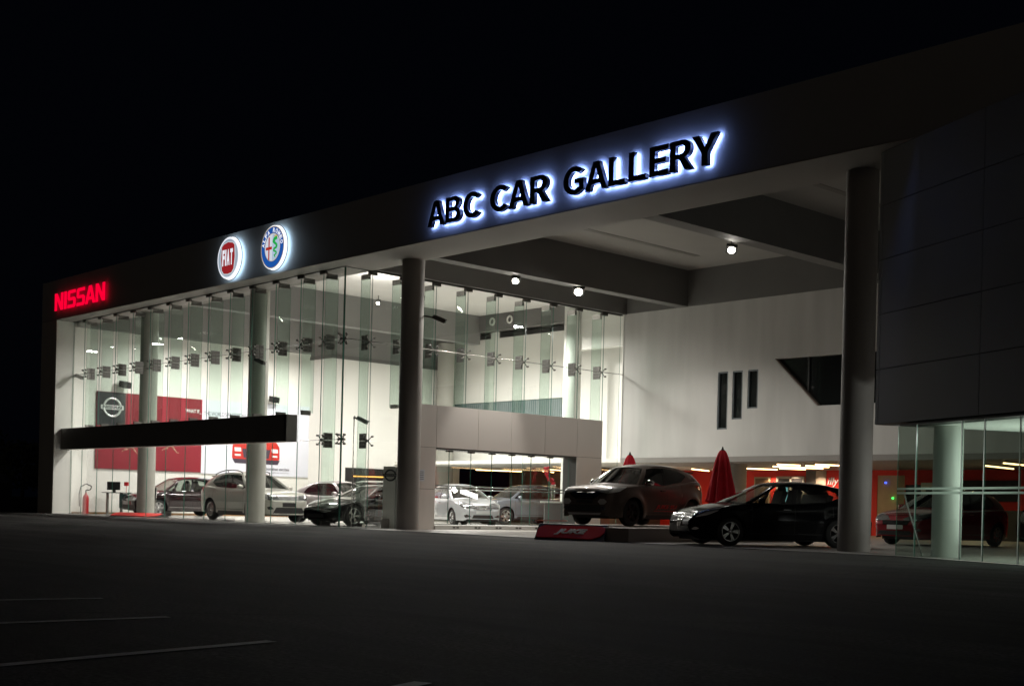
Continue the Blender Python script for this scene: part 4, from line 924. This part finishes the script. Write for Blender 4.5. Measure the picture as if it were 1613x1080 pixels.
        b = MB(); b.box(X(cow+.62), X(cow+.15), -W/2+.14, W/2-.14, belt-.2, belt-.03); b.build('dashboard', m_seat, root)
        b = MB(); cst = Vector((X(cow+.72), -.37, belt+.0))
        for i in range(16):
            a, c_ = 2*PI*i/16, 2*PI*(i+1)/16; pt = lambda t: cst+Vector((.06*math.sin(t), .18*math.cos(t), .17*math.sin(t))); b.tube(pt(a), pt(c_), .014, n=6)
        b.build('steering_wheel', m_seat, root)
        MB().obox((X((ul[0][1]+.12)), 0, roof(ul[0][1])-.09), (.015, 0, 0), (0, .11, 0), (0, 0, .03)).build('inner_mirror', m_black, root)
    # -------- patches projected on the body
    def patch(nm, poly, m, theta=0, sd=1, end=1, off=.006, par=None, cuts=4, y0=None):
        """poly in (a, z); theta is the angle from the car axis, end=1 front, -1 rear; a runs outboard"""
        th = math.radians(theta); nrm = Vector((end*math.cos(th), sd*math.sin(th), 0)); tan = Vector((-end*math.sin(th), sd*math.cos(th), 0))
        O = Vector((end*(L/2-.25), sd*(W/2-.30), 0)) if y0 is None else Vector((0, y0, 0))
        bm = bmesh.new(); vs = [bm.verts.new((a, z, 0)) for a, z in poly]; bm.faces.new(vs); bmesh.ops.triangulate(bm, faces=bm.faces)
        bmesh.ops.subdivide_edges(bm, edges=bm.edges, cuts=cuts, use_grid_fill=True); bm.verts.ensure_lookup_table()
        bad = []
        for q in bm.verts:
            o_ = O+tan*q.co.x+Vector((0, 0, q.co.y))+nrm*3; h = bvh.ray_cast(o_, -nrm, 6)
            if h[0] is None: bad.append(q); continue
            n_ = h[1] if h[1].dot(nrm) > 0 else -h[1]; q.co = h[0]+n_*off
        if bad: bmesh.ops.delete(bm, geom=bad, context='VERTS')
        bmesh.ops.recalc_face_normals(bm, faces=bm.faces)
        me = bpy.data.meshes.new(nm); bm.to_mesh(me); bm.free()
        me.polygons.foreach_set('use_smooth', [True]*len(me.polygons)); me.materials.append(m); o = bpy.data.objects.new(nm, me); C.objects.link(o); o.parent = par or root; return o
    def seam(nm, pts, wdt, m, sd, off=.004):   # thin line on the flank; pts (s, z)
        bm = bmesh.new()
        for (a, b), (c, d) in zip(pts, pts[1:]):
            ln = math.hypot(c-a, d-b); nx, nz = -(d-b)/ln*wdt/2, (c-a)/ln*wdt/2; n = max(2, int(ln/.06)); prev = None
            for i in range(n+1):
                t = i/n; pp = []
                for q in (1, -1):
                    s_, z_ = lerp(a, c, t)+q*nx, lerp(b, d, t)+q*nz; h = bvh.ray_cast(Vector((X(s_), sd*3, z_)), Vector((0, -sd, 0)), 6)
                    pp.append(h[0]+Vector((0, sd*off, 0)) if h[0] is not None and h[0].y*sd > .2 else None)
                if None in pp: prev = None; continue
                pv = [bm.verts.new(p) for p in pp]
                if prev: bm.faces.new([prev[0], prev[1], pv[1], pv[0]])
                prev = pv
        me = bpy.data.meshes.new(nm); bm.to_mesh(me); bm.free(); me.materials.append(m); o = bpy.data.objects.new(nm, me); C.objects.link(o); o.parent = root
        return o
    gp = {'slats': m_slats, 'black': m_black, 'gloss': m_blackg, 'chrome': m_chrome, 'lamp': m_lamp, 'tail': m_tail, 'plate': m_plate, 'paint': paint, 'silver': m_silver}
    for nm, poly, mk, th, end, mode in sp.get('patches', []):
        if mode == 'c':    # centred, polygon in (y, z)
            patch(nm, poly, gp[mk], 0, 1, end, .007, y0=0)
        else:
            for sd in (1, -1): patch(nm, poly, gp[mk], th, sd, end, .008 if mk != 'black' else .006)
    bx = X(0)
    for sd in (1, -1):
        db = sp['doors']        # seam s positions
        for s_ in db: seam('door_seam', [(s_, belt-.01), (s_, sill+.1)], .010, m_black, sd)
        seam('sill_line', [(fo+Ra+.05, sill+.13), (fo+wb-Ra-.05, sill+.13)], .014, m_black if not sp.get('moulding') else m_chrome, sd)
        if sp.get('gap_hood', True): seam('wing_seam', [(fo+Ra-.02, belt-.12), (db[0], belt-.10)], .008, m_black, sd)
        for s_ in sp['handles']:
            h = bvh.ray_cast(Vector((X(s_), sd*3, belt-sp.get('hz', .10))), Vector((0, -sd, 0)), 6)
            if h[0] is not None: MB().obox(h[0]+Vector((0, sd*.022, 0)), (.095, 0, 0), (0, .012, 0), (0, 0, .014)).obox(h[0]+Vector((.08, sd*.01, 0)), (.012, 0, 0), (0, .012, 0), (0, 0, .012)).obox(h[0]+Vector((-.08, sd*.01, 0)), (.012, 0, 0), (0, .012, 0), (0, 0, .012)).build('door_handle', sp.get('hmat', m_chrome), root, bevel=.005)
        # mirror
        sm = ul[0][0]+.38; p = Pb(sm); mr = MB(); hw = Vector((p.x+.02, sd*(p.y+.14), p.z+.075))
        prof = [(.001, -.11), (.05, -.105), (.075, -.06), (.082, 0), (.075, .06), (.05, .10), (.001, .11)]
        mr.lathe(prof, (0, 0, 0), 'y', 16); mr.v = [(hw.x+q[0]*.85, hw.y+q[1]*1.0, hw.z+q[2]*.95) for q in mr.v]
        mo = mr.build('mirror', sp.get('mirmat', paint), root); MB().tube((p.x, sd*(p.y-.02), p.z+.01), (hw.x, hw.y-sd*.03, hw.z-.04), .022, n=8).build('mirror_arm', m_black, mo)
    # roof rails, antenna
    if sp.get('rails'):
        for sd in (1, -1):
            pts = [];
            for t in np.linspace(.08, .92, 9):
                p = Pt(lerp(s0, s1, t)); pts.append(Vector((p.x, sd*(p.y-.05), p.z+.04+.055*math.sin(PI*min(1, max(0, t*1.0)))**.35)))
            MB().path(pts, .018).tube(pts[0]-Up*.07, pts[0], .02).tube(pts[-1]-Up*.07, pts[-1], .02).tube(pts[4]-Up*.08, pts[4], .015).build('roof_rail', m_dsteel, root)
    if sp.get('spoiler'):
        p = Pt(s1); b = MB(); b.prism([(0, 0), (.22, .01), (.24, .045), (0, .04)], (p.x+.08, -p.y*.92, p.z+.02), (-1, 0, 0), (0, 0, 1), (0, 1, 0), p.y*1.84); b.build('spoiler', paint, root)
    # -------- wheels
    nsp = sp.get('spokes', 5); rr = r*sp.get('rimr', .68); rimm = sp.get('rimm', m_rim); tw = .2; tr = W/2-.015
    first = None
    for c in wc:
        for sd in (1, -1):
            if first is None:
                t = MB(); t.lathe([(rr*.98, 0), (rr*1.04, .006), (r*.93, .012), (r*.985, .03), (r, .06), (r, tw-.05), (r*.97, tw-.01), (rr, tw)], (0, 0, 0), 'y', 40)
                for q in (.075, .115): t.lathe([(r+.0015, q), (r+.0015, q+.008)], (0, 0, 0), 'y', 40)
                wo = t.build('wheel', m_rubber, root)
                q = MB(); q.lathe([(rr*.99, .004), (rr*.92, .0), (rr*.90, .03), (rr*.88, .12), (.001, .13)], (0, 0, 0), 'y', 40)
                q.m = [1 if abs(q.v[f_[0]][1]) > .1 else 0 for f_ in q.f]
                for i in range(nsp):
                    for dbl in ((-.13, .13) if sp.get('split') else (0,)):
                        a = 2*PI*i/nsp; d0 = Vector((math.cos(a), 0, math.sin(a))); d1 = Vector((math.cos(a+dbl), 0, math.sin(a+dbl)))
                        p0 = d0*.05+Vector((0, .02, 0)); p1 = d1*rr*.93+Vector((0, .012, 0)); dd = (p1-p0); ln = dd.length; dd.normalize(); sdv = dd.cross(Vector((0, 1, 0)))
                        w0, w1 = (.022, .017) if sp.get('split') else (.032*5/nsp**.85*1.6, .024*5/nsp**.85*1.6)
                        vs = [p0-sdv*w0, p0+sdv*w0, p1+sdv*w1, p1-sdv*w1]; vs += [x+Vector((0, .03, 0)) for x in vs]
                        q.add(vs, [(0, 1, 2, 3), (4, 5, 6, 7), (0, 1, 5, 4), (1, 2, 6, 5), (2, 3, 7, 6), (3, 0, 4, 7)], 0)
                q.lathe([(.001, .004), (.055, .008), (.06, .03), (.06, .05)], (0, 0, 0), 'y', 20)
                ri = q.build('rim', [rimm, m_black], wo); first = (wo, ri); o = wo
            else:
                o = first[0].copy(); C.objects.link(o); o.parent = root; k_ = first[1].copy(); C.objects.link(k_); k_.parent = o
            o.location = (X(c), sd*tr, r)
            o.rotation_euler = (0, random.uniform(0, 1), PI if sd == 1 else 0)
            if sd == 1: o.rotation_euler = (0, 0, PI)
    for fn_ in sp.get('extra', []): fn_(root, sp, bvh, X, Pt, Pb, roof)
    return root

def paintm(name, col, metal=.5, rough=.28, coat=1.): return mat(name, col, rough, metal, coat=coat)
HB = dict(L=4.35, W=1.80, r=.32, fo=.92, wb=2.634, belt=.93, cowl=1.28, deck=3.85, wr=.60,
    top=[(0, .46), (.03, .60), (.10, .70), (.35, .80), (.8, .89), (1.3, .955), (2.2, .95), (3.4, 1.0), (3.9, 1.04), (4.2, 1.0), (4.30, .86), (4.35, .62)],
    roof=[(1.9, 1.36), (2.3, 1.45), (2.8, 1.465), (3.3, 1.435), (3.9, 1.33), (4.1, 1.25)],
    ul=[(1.22, 2.02, .0, .93, 'p'), (1.36, 2.12, .07, .93, 'g'), (2.36, 2.50, .06, .90, 't'), (2.46, 2.60, .06, .90, 'g'), (3.25, 3.30, .10, .88, 'g'), (3.62, 3.42, .34, .62, 'p'), (4.18, 3.88, .3, .9, 'p')],
    doors=[1.38, 2.42, 3.36], handles=[2.22], rv=.28)
def spec(base, **k): d = dict(base); d.update(k); return d
HL = [(-.20, .66), (.0, .62), (.25, .68), (.42, .77), (.47, .84), (.15, .79), (-.1, .74)]
giu = spec(HB, L=4.46, fo=.88, sill=.16, paint=mat('black_car_paint', (.004, .004, .005), .15, spec=.09), glass=m_cglass, handles=[2.22], spokes=5, split=True, rimm=m_rim,
    patches=[('grille', [(-.16, .66), (0, .34), (.16, .66), (.1, .70), (-.1, .70)], 'gloss', 0, 1, 'c'), ('grille_surround', [(-.19, .67), (-.16, .665), (-.01, .36), (.01, .36), (.16, .665), (.19, .67), (.03, .30), (-.03, .30)], 'chrome', 0, 1, 'c'),
             ('lower_intake', [(-.62, .30), (.62, .30), (.55, .44), (.2, .42), (-.2, .42), (-.55, .44)], 'black', 0, 1, 'c'),
             ('headlight', HL, 'lamp', 42, 1, 's'), ('number_plate', [(.24, .46), (.56, .46), (.56, .56), (.24, .56)], 'plate', 0, 1, 'c'),
             ('fog_lamp', [(-.1, .36), (.02, .34), (.08, .38), (.0, .42)], 'lamp', 38, 1, 's'),
             ('tail_light', [(-.2, .78), (.15, .80), (.3, .92), (.0, .95), (-.2, .9)], 'tail', 45, -1, 's')])
make_car('parked_car', 'glossy black hatchback parked half behind the wide right column', 'car', (-19.234, 26.856), -118.9, 1.1, giu, 'cars outside in the court')

# brown crossover on the plinth
XO = spec(HB, L=4.13, W=1.765, r=.345, fo=.84, wb=2.53, belt=1.02, cowl=1.20, deck=3.75, wr=.56, sill=.22, lip=.25, rlip=.36, clad=True, mus=.05, muscle=.06,
    fn=.76, top=[(0, .66), (.03, .82), (.09, .92), (.4, .985), (.8, 1.01), (1.2, 1.05), (2.2, 1.03), (3.0, 1.12), (3.5, 1.20), (3.9, 1.20), (4.07, 1.05), (4.13, .74)],
    roof=[(1.65, 1.50), (2.0, 1.585), (2.5, 1.61), (3.1, 1.575), (3.7, 1.48), (3.95, 1.42)],
    ul=[(1.12, 1.68, .0, .93, 'p'), (1.28, 1.80, .06, .93, 'g'), (2.24, 2.36, .06, .9, 't'), (2.34, 2.46, .06, .9, 'g'), (3.02, 3.10, .16, .84, 'g'), (3.36, 3.26, .48, .62, 'p'), (4.04, 3.86, .3, .9, 'p')],
    doors=[1.30, 2.29, 3.0], handles=[2.1], rv=.25, glass=m_cglassd, fglass=m_cglassl, spokes=6, rimm=m_rimd, hmat=m_black, spoiler=True, mirmat=m_chrome)
BUL = [(-.55, .78), (-.40, .72), (-.05, .74), (.12, .80), (.0, .84), (-.3, .83)]
def juke_text(root, sp, bvh, X, Pt, Pb, roof):
    for sd in (1,):
        h = bvh.ray_cast(Vector((X(2.15), sd*3, .5)), Vector((0, -sd, 0)), 6)[0]
        put_text('door_lettering', 'JUKE SU', mat('decal_red', (.5, .02, .015), .5), (X(1.78), h.y+.018, .43), (-1, 0, 0), (0, 0, 1), .95, .13, .006, root, .03, .4)
        MB().box(X(2.75), X(1.72), h.y+.014, h.y+.018, .39, .405).build('door_stripe', bpy.data.materials['decal_red'], root)
    hb = MB()
    for sd in (1, -1):   # round lamps low in the bumper
        pass
juke = spec(XO, paint=mat('matte_brown_paint', (.095, .07, .058), .33, .4, coat=.3), z=.372, extra=[juke_text],
    patches=[('grille', [(-.52, .80), (-.30, .66), (.30, .66), (.52, .80), (.45, .84), (-.45, .84)], 'gloss', 0, 1, 'c'),
             ('grille_bar', [(-.44, .84), (-.18, .67), (.18, .67), (.44, .84), (.34, .84), (.14, .72), (-.14, .72), (-.34, .84)], 'chrome', 0, 1, 'c'),
             ('lower_intake', [(-.55, .36), (.55, .36), (.48, .52), (-.48, .52)], 'black', 0, 1, 'c'), ('number_plate', [(-.26, .56), (.26, .56), (.26, .645), (-.26, .645)], 'black', 0, 1, 'c'),
             ('skid_plate', [(-.5, .27), (.5, .27), (.55, .32), (-.55, .32)], 'silver', 0, 1, 'c'),
             ('headlight', [(-.28, .60), (-.22, .53), (-.12, .53), (-.06, .60), (-.12, .67), (-.22, .67)], 'silver', 40, 1, 's'),
             ('marker_lamp', [(-.35, .86), (-.05, .80), (.25, .86), (.45, .98), (.2, .96), (-.2, .91)], 'silver', 42, 1, 's'),
             ('fog_lamp', [(-.22, .42), (-.14, .38), (-.06, .42), (-.10, .48), (-.2, .48)], 'lamp', 38, 1, 's'),
             ('tail_light', [(-.15, 1.0), (.2, .96), (.42, 1.08), (.2, 1.12), (-.1, 1.1)], 'tail', 50, -1, 's')])
make_car('parked_car', 'matte brown crossover raised on the low plinth', 'car', (-24.85, 28.05), -86, 1.11, juke, 'cars outside in the court')

# dark red car behind the porch glass
red = spec(HB, paint=paintm('dark_red_paint', (.24, .018, .026), .2, .22), r=.325, belt=.98, glass=m_cglassd, fglass=m_cglass, spokes=7, moulding=False,
    top=[(0, .5), (.03, .66), (.10, .76), (.35, .86), (.8, .95), (1.3, 1.02), (2.2, 1.0), (3.4, 1.04), (3.9, 1.06), (4.2, 1.02), (4.30, .86), (4.35, .62)],
    roof=[(1.9, 1.46), (2.3, 1.55), (2.8, 1.57), (3.3, 1.55), (3.9, 1.46), (4.1, 1.38)],
    patches=[('grille', [(-.4, .56), (.4, .56), (.45, .68), (-.45, .68)], 'gloss', 0, 1, 'c'), ('headlight', [(-.42, .70), (-.1, .66), (.22, .74), (.40, .90), (.1, .88), (-.25, .80)], 'lamp', 44, 1, 's'),
             ('number_plate', [(-.26, .44), (.26, .44), (.26, .56), (-.26, .56)], 'plate', 0, 1, 'c'), ('lower_intake', [(-.6, .28), (.6, .28), (.5, .40), (-.5, .40)], 'black', 0, 1, 'c'),
             ('fog_lamp', [(-.1, .40), (.02, .38), (.06, .44), (-.04, .47)], 'lamp', 40, 1, 's'), ('tail_light', [(-.2, .8), (.15, .82), (.3, 1.0), (0, 1.0)], 'tail', 45, -1, 's')])
make_car('parked_car', 'dark red hatchback with white number plate behind the porch glass', 'car', (-19.048, 35.218), -96.1, 1.04, red, 'cars outside in the court')
dk = spec(red, paint=paintm('charcoal_paint', (.02, .02, .022), .3, .2), patches=[p for p in red['patches'] if p[0] != 'number_plate'])
make_car('parked_car', 'charcoal hatchback cut off by the right edge, only a wheel showing', 'car', (-13.35, 33.5), 40, 1.04, dk, 'cars outside in the court')

# silver sedan in the portal
SED = spec(HB, L=4.43, W=1.70, r=.30, fo=.88, wb=2.60, belt=.94, cowl=1.15, deck=3.62, wr=.55, fn=.66,
    top=[(0, .48), (.03, .62), (.10, .72), (.35, .82), (.8, .92), (1.2, .98), (2.2, .95), (3.4, .99), (3.7, 1.04), (4.2, 1.05), (4.36, .98), (4.43, .62)],
    roof=[(1.7, 1.40), (2.1, 1.495), (2.6, 1.505), (3.1, 1.46), (3.5, 1.36), (3.8, 1.2)],
    ul=[(1.08, 1.86, .0, .93, 'p'), (1.22, 1.96, .06, .93, 'g'), (2.22, 2.34, .06, .9, 't'), (2.32, 2.42, .06, .9, 'g'), (3.1, 3.02, .08, .86, 'g'), (3.40, 3.10, .2, .6, 'p'), (3.92, 3.36, .1, .9, 'p')],
    doors=[1.28, 2.27, 3.2], handles=[2.08, 3.0], rv=.10, spokes=7, rimr=.66)
silver = spec(SED, paint=paintm('silver_paint', (.40, .41, .42), .3, .3), glass=m_cglass,
    patches=[('grille', [(-.34, .58), (.34, .58), (.46, .74), (-.46, .74)], 'slats', 0, 1, 'c'), ('grille_bar', [(-.13, .62), (.13, .62), (.13, .71), (-.13, .71)], 'chrome', 0, 1, 'c'),
             ('headlight', [(-.38, .64), (-.1, .62), (.12, .68), (.30, .84), (.12, .84), (-.22, .78)], 'lamp', 42, 1, 's'), ('lower_intake', [(-.42, .28), (.42, .28), (.36, .40), (-.36, .40)], 'black', 0, 1, 'c'),
             ('number_plate', [(-.26, .44), (.26, .44), (.26, .54), (-.26, .54)], 'silver', 0, 1, 'c'), ('fog_lamp', [(-.25, .34), (-.05, .30), (.02, .38), (-.1, .42)], 'black', 38, 1, 's'),
             ('tail_light', [(-.2, .8), (.15, .8), (.25, .95), (-.1, .98)], 'tail', 45, -1, 's')])
make_car('parked_car', 'silver saloon car behind the portal glazing facing right', 'car', (-40.248, 34.506), -18.14, 1.12, silver, 'cars inside the showroom')
rb = MB(); rb.box(-.28, .28, -.09, .09, 0, .06); rb.box(-.22, .22, -.07, .07, .06, .09)
SUV = spec(HB, L=4.35, W=1.80, r=.345, fo=.86, wb=2.63, belt=1.02, cowl=1.2, deck=3.85, wr=.60, sill=.27, clad=True,
    top=[(0, .56), (.03, .72), (.10, .84), (.35, .93), (.8, .99), (1.2, 1.04), (2.2, 1.03), (3.4, 1.07), (3.9, 1.09), (4.2, 1.05), (4.30, .9), (4.35, .66)],
    roof=[(1.7, 1.52), (2.2, 1.61), (2.8, 1.62), (3.4, 1.60), (3.95, 1.52), (4.1, 1.44)],
    ul=[(1.10, 1.82, .0, .93, 'p'), (1.24, 1.94, .06, .93, 'g'), (2.26, 2.36, .06, .9, 't'), (2.36, 2.46, .06, .9, 'g'), (3.2, 3.26, .08, .9, 'g'), (3.72, 3.56, .3, .82, 'p'), (4.2, 3.98, .3, .9, 'p')],
    doors=[1.30, 2.31, 3.3], handles=[2.1, 3.1], spoiler=True)
bluegrey = spec(SUV, paint=paintm('blue_grey_paint', (.15, .165, .19), .3, .3), glass=m_cglassd, spokes=6, hmat=m_black,
    patches=[('grille', [(-.4, .64), (.4, .64), (.48, .78), (-.48, .78)], 'gloss', 0, 1, 'c'), ('headlight', [(-.38, .74), (-.1, .72), (.2, .80), (.34, .93), (.05, .92), (-.25, .86)], 'lamp', 42, 1, 's'),
             ('lower_intake', [(-.5, .34), (.5, .34), (.4, .48), (-.4, .48)], 'black', 0, 1, 'c'), ('tail_light', [(-.2, .9), (.15, .9), (.25, 1.1), (-.1, 1.12)], 'tail', 45, -1, 's')])
make_car('parked_car', 'blue grey crossover seen through the portal behind the silver saloon', 'car', (-42.491, 40.232), -101.19, 1.12, bluegrey, 'cars inside the showroom')
MUR = spec(SUV, L=4.80, W=1.88, r=.37, fo=.95, wb=2.825, belt=1.08, cowl=1.35, deck=4.25, wr=.62, rails=True,
    top=[(0, .62), (.03, .80), (.10, .92), (.4, 1.0), (.9, 1.06), (1.4, 1.11), (2.5, 1.10), (3.6, 1.16), (4.2, 1.20), (4.6, 1.16), (4.74, 1.0), (4.80, .7)],
    roof=[(1.9, 1.58), (2.5, 1.70), (3.0, 1.71), (3.6, 1.68), (4.2, 1.58), (4.5, 1.5)],
    ul=[(1.24, 2.06, .0, .93, 'p'), (1.40, 2.18, .06, .93, 'g'), (2.52, 2.62, .06, .9, 't'), (2.62, 2.72, .06, .9, 'g'), (3.5, 3.5, .06, .88, 'g'), (3.98, 3.78, .34, .80, 'p'), (4.62, 4.34, .3, .9, 'p')],
    doors=[1.46, 2.57, 3.6], handles=[2.35, 3.4])
mur = spec(MUR, paint=paintm('champagne_paint', (.46, .46, .41), .25, .3), glass=m_cglassd, fglass=m_cglassl, spokes=7, hmat=paintm('champagne_handle', (.5, .5, .45)),
    patches=[('grille', [(-.50, .74), (.50, .74), (.60, .90), (-.60, .90)], 'slats', 0, 1, 'c'), ('headlight', [(-.35, .76), (-.05, .74), (.25, .80), (.42, .92), (.1, .94), (-.25, .92)], 'lamp', 42, 1, 's'),
             ('lower_intake', [(-.62, .30), (.62, .30), (.5, .50), (-.5, .50)], 'black', 0, 1, 'c'), ('number_plate', [(-.26, .52), (.26, .52), (.26, .66), (-.26, .66)], 'black', 0, 1, 'c'),
             ('fog_lamp', [(-.2, .44), (-.02, .42), (.04, .50), (-.1, .54)], 'black', 38, 1, 's'), ('tail_light', [(-.15, .95), (.15, .9), (.4, 1.05), (.2, 1.2), (-.05, 1.18)], 'tail', 50, -1, 's')])
make_car('parked_car', 'champagne coloured off-roader with roof rails behind the middle round column', 'car', (-44.183, 27.096), -1.67, 1.13, mur, 'cars inside the showroom')
c1 = spec(SUV, belt=.96, r=.32, sill=.22, clad=False, W=1.76, wr=.58,
    top=[(0, .50), (.03, .66), (.10, .76), (.35, .85), (.8, .92), (1.2, .98), (2.2, .96), (3.4, 1.0), (3.9, 1.04), (4.2, 1.0), (4.30, .86), (4.35, .62)],
    roof=[(1.7, 1.44), (2.2, 1.54), (2.8, 1.555), (3.4, 1.53), (3.95, 1.44), (4.1, 1.36)],
    paint=paintm('dark_maroon_paint', (.012, .0035, .0045), .2, .2), glass=m_cglassl, fglass=m_cglassl, spokes=6, moulding=True,
    patches=[('grille', [(-.3, .56), (.3, .56), (.45, .72), (-.45, .72)], 'gloss', 0, 1, 'c'), ('headlight', [(-.36, .60), (-.1, .60), (.2, .72), (.30, .86), (.05, .84), (-.25, .76)], 'lamp', 42, 1, 's'),
             ('lower_intake', [(-.6, .26), (.6, .26), (.5, .42), (-.5, .42)], 'black', 0, 1, 'c'), ('tail_light', [(-.2, .85), (.15, .85), (.25, 1.02), (-.1, 1.04)], 'tail', 45, -1, 's')])
make_car('parked_car', 'dark maroon car facing left behind the leftmost round column', 'car', (-53.764, 29.061), -91.56, 1.15, c1, 'cars inside the showroom')
CP = spec(HB, L=4.25, W=1.845, r=.335, fo=.83, wb=2.55, belt=.84, cowl=1.45, deck=3.5, wr=.56, muscle=.055, shoulder=.09, crown=.06, seats=False,
    fn=.5, lip=.22, top=[(0, .36), (.05, .46), (.15, .55), (.40, .67), (.8, .80), (1.4, .90), (2.2, .86), (3.2, .90), (3.8, .92), (4.1, .88), (4.20, .78), (4.25, .55)],
    roof=[(1.9, 1.22), (2.3, 1.305), (2.6, 1.315), (3.1, 1.25), (3.6, 1.10), (3.8, 1.02)],
    ul=[(1.40, 2.12, .0, .93, 'p'), (1.56, 2.22, .06, .93, 'g'), (2.75, 2.75, .08, .88, 'p'), (3.0, 2.85, .1, .85, 'p'), (3.9, 3.35, .1, .9, 'p')],
    doors=[1.6, 2.9], handles=[2.7], rv=.08, spokes=5, split=True, rimr=.74, glass=m_cglassd, fglass=m_cglass)
cp = spec(CP, paint=paintm('black_coupe_paint', (.008, .007, .008), .0, .1),
    patches=[('grille', [(-.42, .26), (.42, .26), (.4, .38), (-.4, .38)], 'black', 0, 1, 'c'), ('headlight', [(-.32, .54), (-.1, .54), (.2, .66), (.52, .80), (.2, .74), (-.1, .64)], 'lamp', 45, 1, 's'),
             ('tail_light', [(-.2, .7), (.15, .68), (.25, .8), (-.1, .82)], 'tail', 45, -1, 's')])
make_car('parked_car', 'low glossy black coupe facing left just behind the glass corner', 'car', (-36.764, 27.165), -84.27, 1.1, cp, 'cars inside the showroom')
mau = spec(SED, paint=paintm('mauve_silver_paint', (.45, .40, .41), .25, .3), glass=mat('maroon_reflecting_glass', (.03, .008, .012), .08, coat=.5), fglass=m_cglass, patches=silver['patches'])
make_car('parked_car', 'mauve silver saloon behind the black coupe', 'car', (-41.729, 29.515), 5.62, 1.1, mau, 'cars inside the showroom')
bk_ = spec(SUV, paint=paintm('black_offroader_paint', (.008, .008, .008), .0, .1), glass=m_cglassd, fglass=m_cglassd, patches=bluegrey['patches'], seats=False)
make_car('parked_car', 'black off-roader mostly hidden behind the pylon', 'car', (-42.086, 31.226), -63.46, 1.06, bk_, 'cars inside the showroom')

# ------------------------------------------------------------------ far background at the left edge
h = empty('far_house', (-96, 45, 0), 'pale grey house wall faintly visible at the far left beyond the building', 'house', world=True)
B('wall', mat('house_wall', (.30, .30, .33), .8), -104, -92, 44, 56, 0, 5.3, h); B('roof', m_beam, -104.4, -91.6, 43.6, 56.4, 5.31, 5.6, h); B('window', m_dglass, -99, -97.8, 43.95, 43.99, 1.2, 2.6, h)
h = empty('garden_hut', (-75, 28.5, 0), 'small pale hut at the left edge of the picture', 'hut', world=True)
MB().prism([(-1.6, 0), (1.0, 0), (1.0, 1.5), (.55, 2.05), (-1.6, 2.05)], (-75, 27.9, 0), (.68, .73, 0), (0, 0, 1), (-.73, .68, 0), 2).build('wall', mat('hut_wall', (.33, .34, .33), .7), h)
MB().lathe([(.14, 0), (.14, 1.0), (.001, 1.02)], (-70.1, 26.95, 0), 'z', 14).build('bollard', m_conc, None); tag(bpy.data.objects['bollard'], 'short grey bollard in front of the pale hut', 'bollard')
def tree(x, y, hh, rr, label):
    r = empty('leafy_tree', (x, y, 0), label, 'tree', 'trees at the far left'); MB().tube((0, 0, 0), (.1, 0, hh*.55), .14, .07).build('trunk', m_trunk, r)
    b = MB()
    for i in range(900):
        d = Vector((random.gauss(0, 1), random.gauss(0, 1), random.gauss(0, 1))).normalized()*rr*random.uniform(.35, 1)**.6
        c = Vector((d.x, d.y, hh*.62+d.z*.8)); s_ = random.uniform(.08, .2); u = Vector((random.uniform(-1, 1), random.uniform(-1, 1), random.uniform(-1, 1))).normalized(); v = u.orthogonal()
        b.add([c-u*s_, c+v*s_*.5, c+u*s_, c-v*s_*.5], [(0, 1, 2, 3)])
    b.build('crown', m_leaf, r)
for x, y, hh, rr, lb in ((-78, 31.5, 4.2, 1.9, 'dark tree right of the pale hut'), (-86, 36.5, 4.6, 2.4, 'dark tree in front of the far house'), (-82, 30.0, 5.2, 2.6, 'dark tree behind the pale hut'), (-72.5, 32.6, 2.6, 1.5, 'low dark bush beside the building end')):
    tree(x, y, hh, rr, lb)
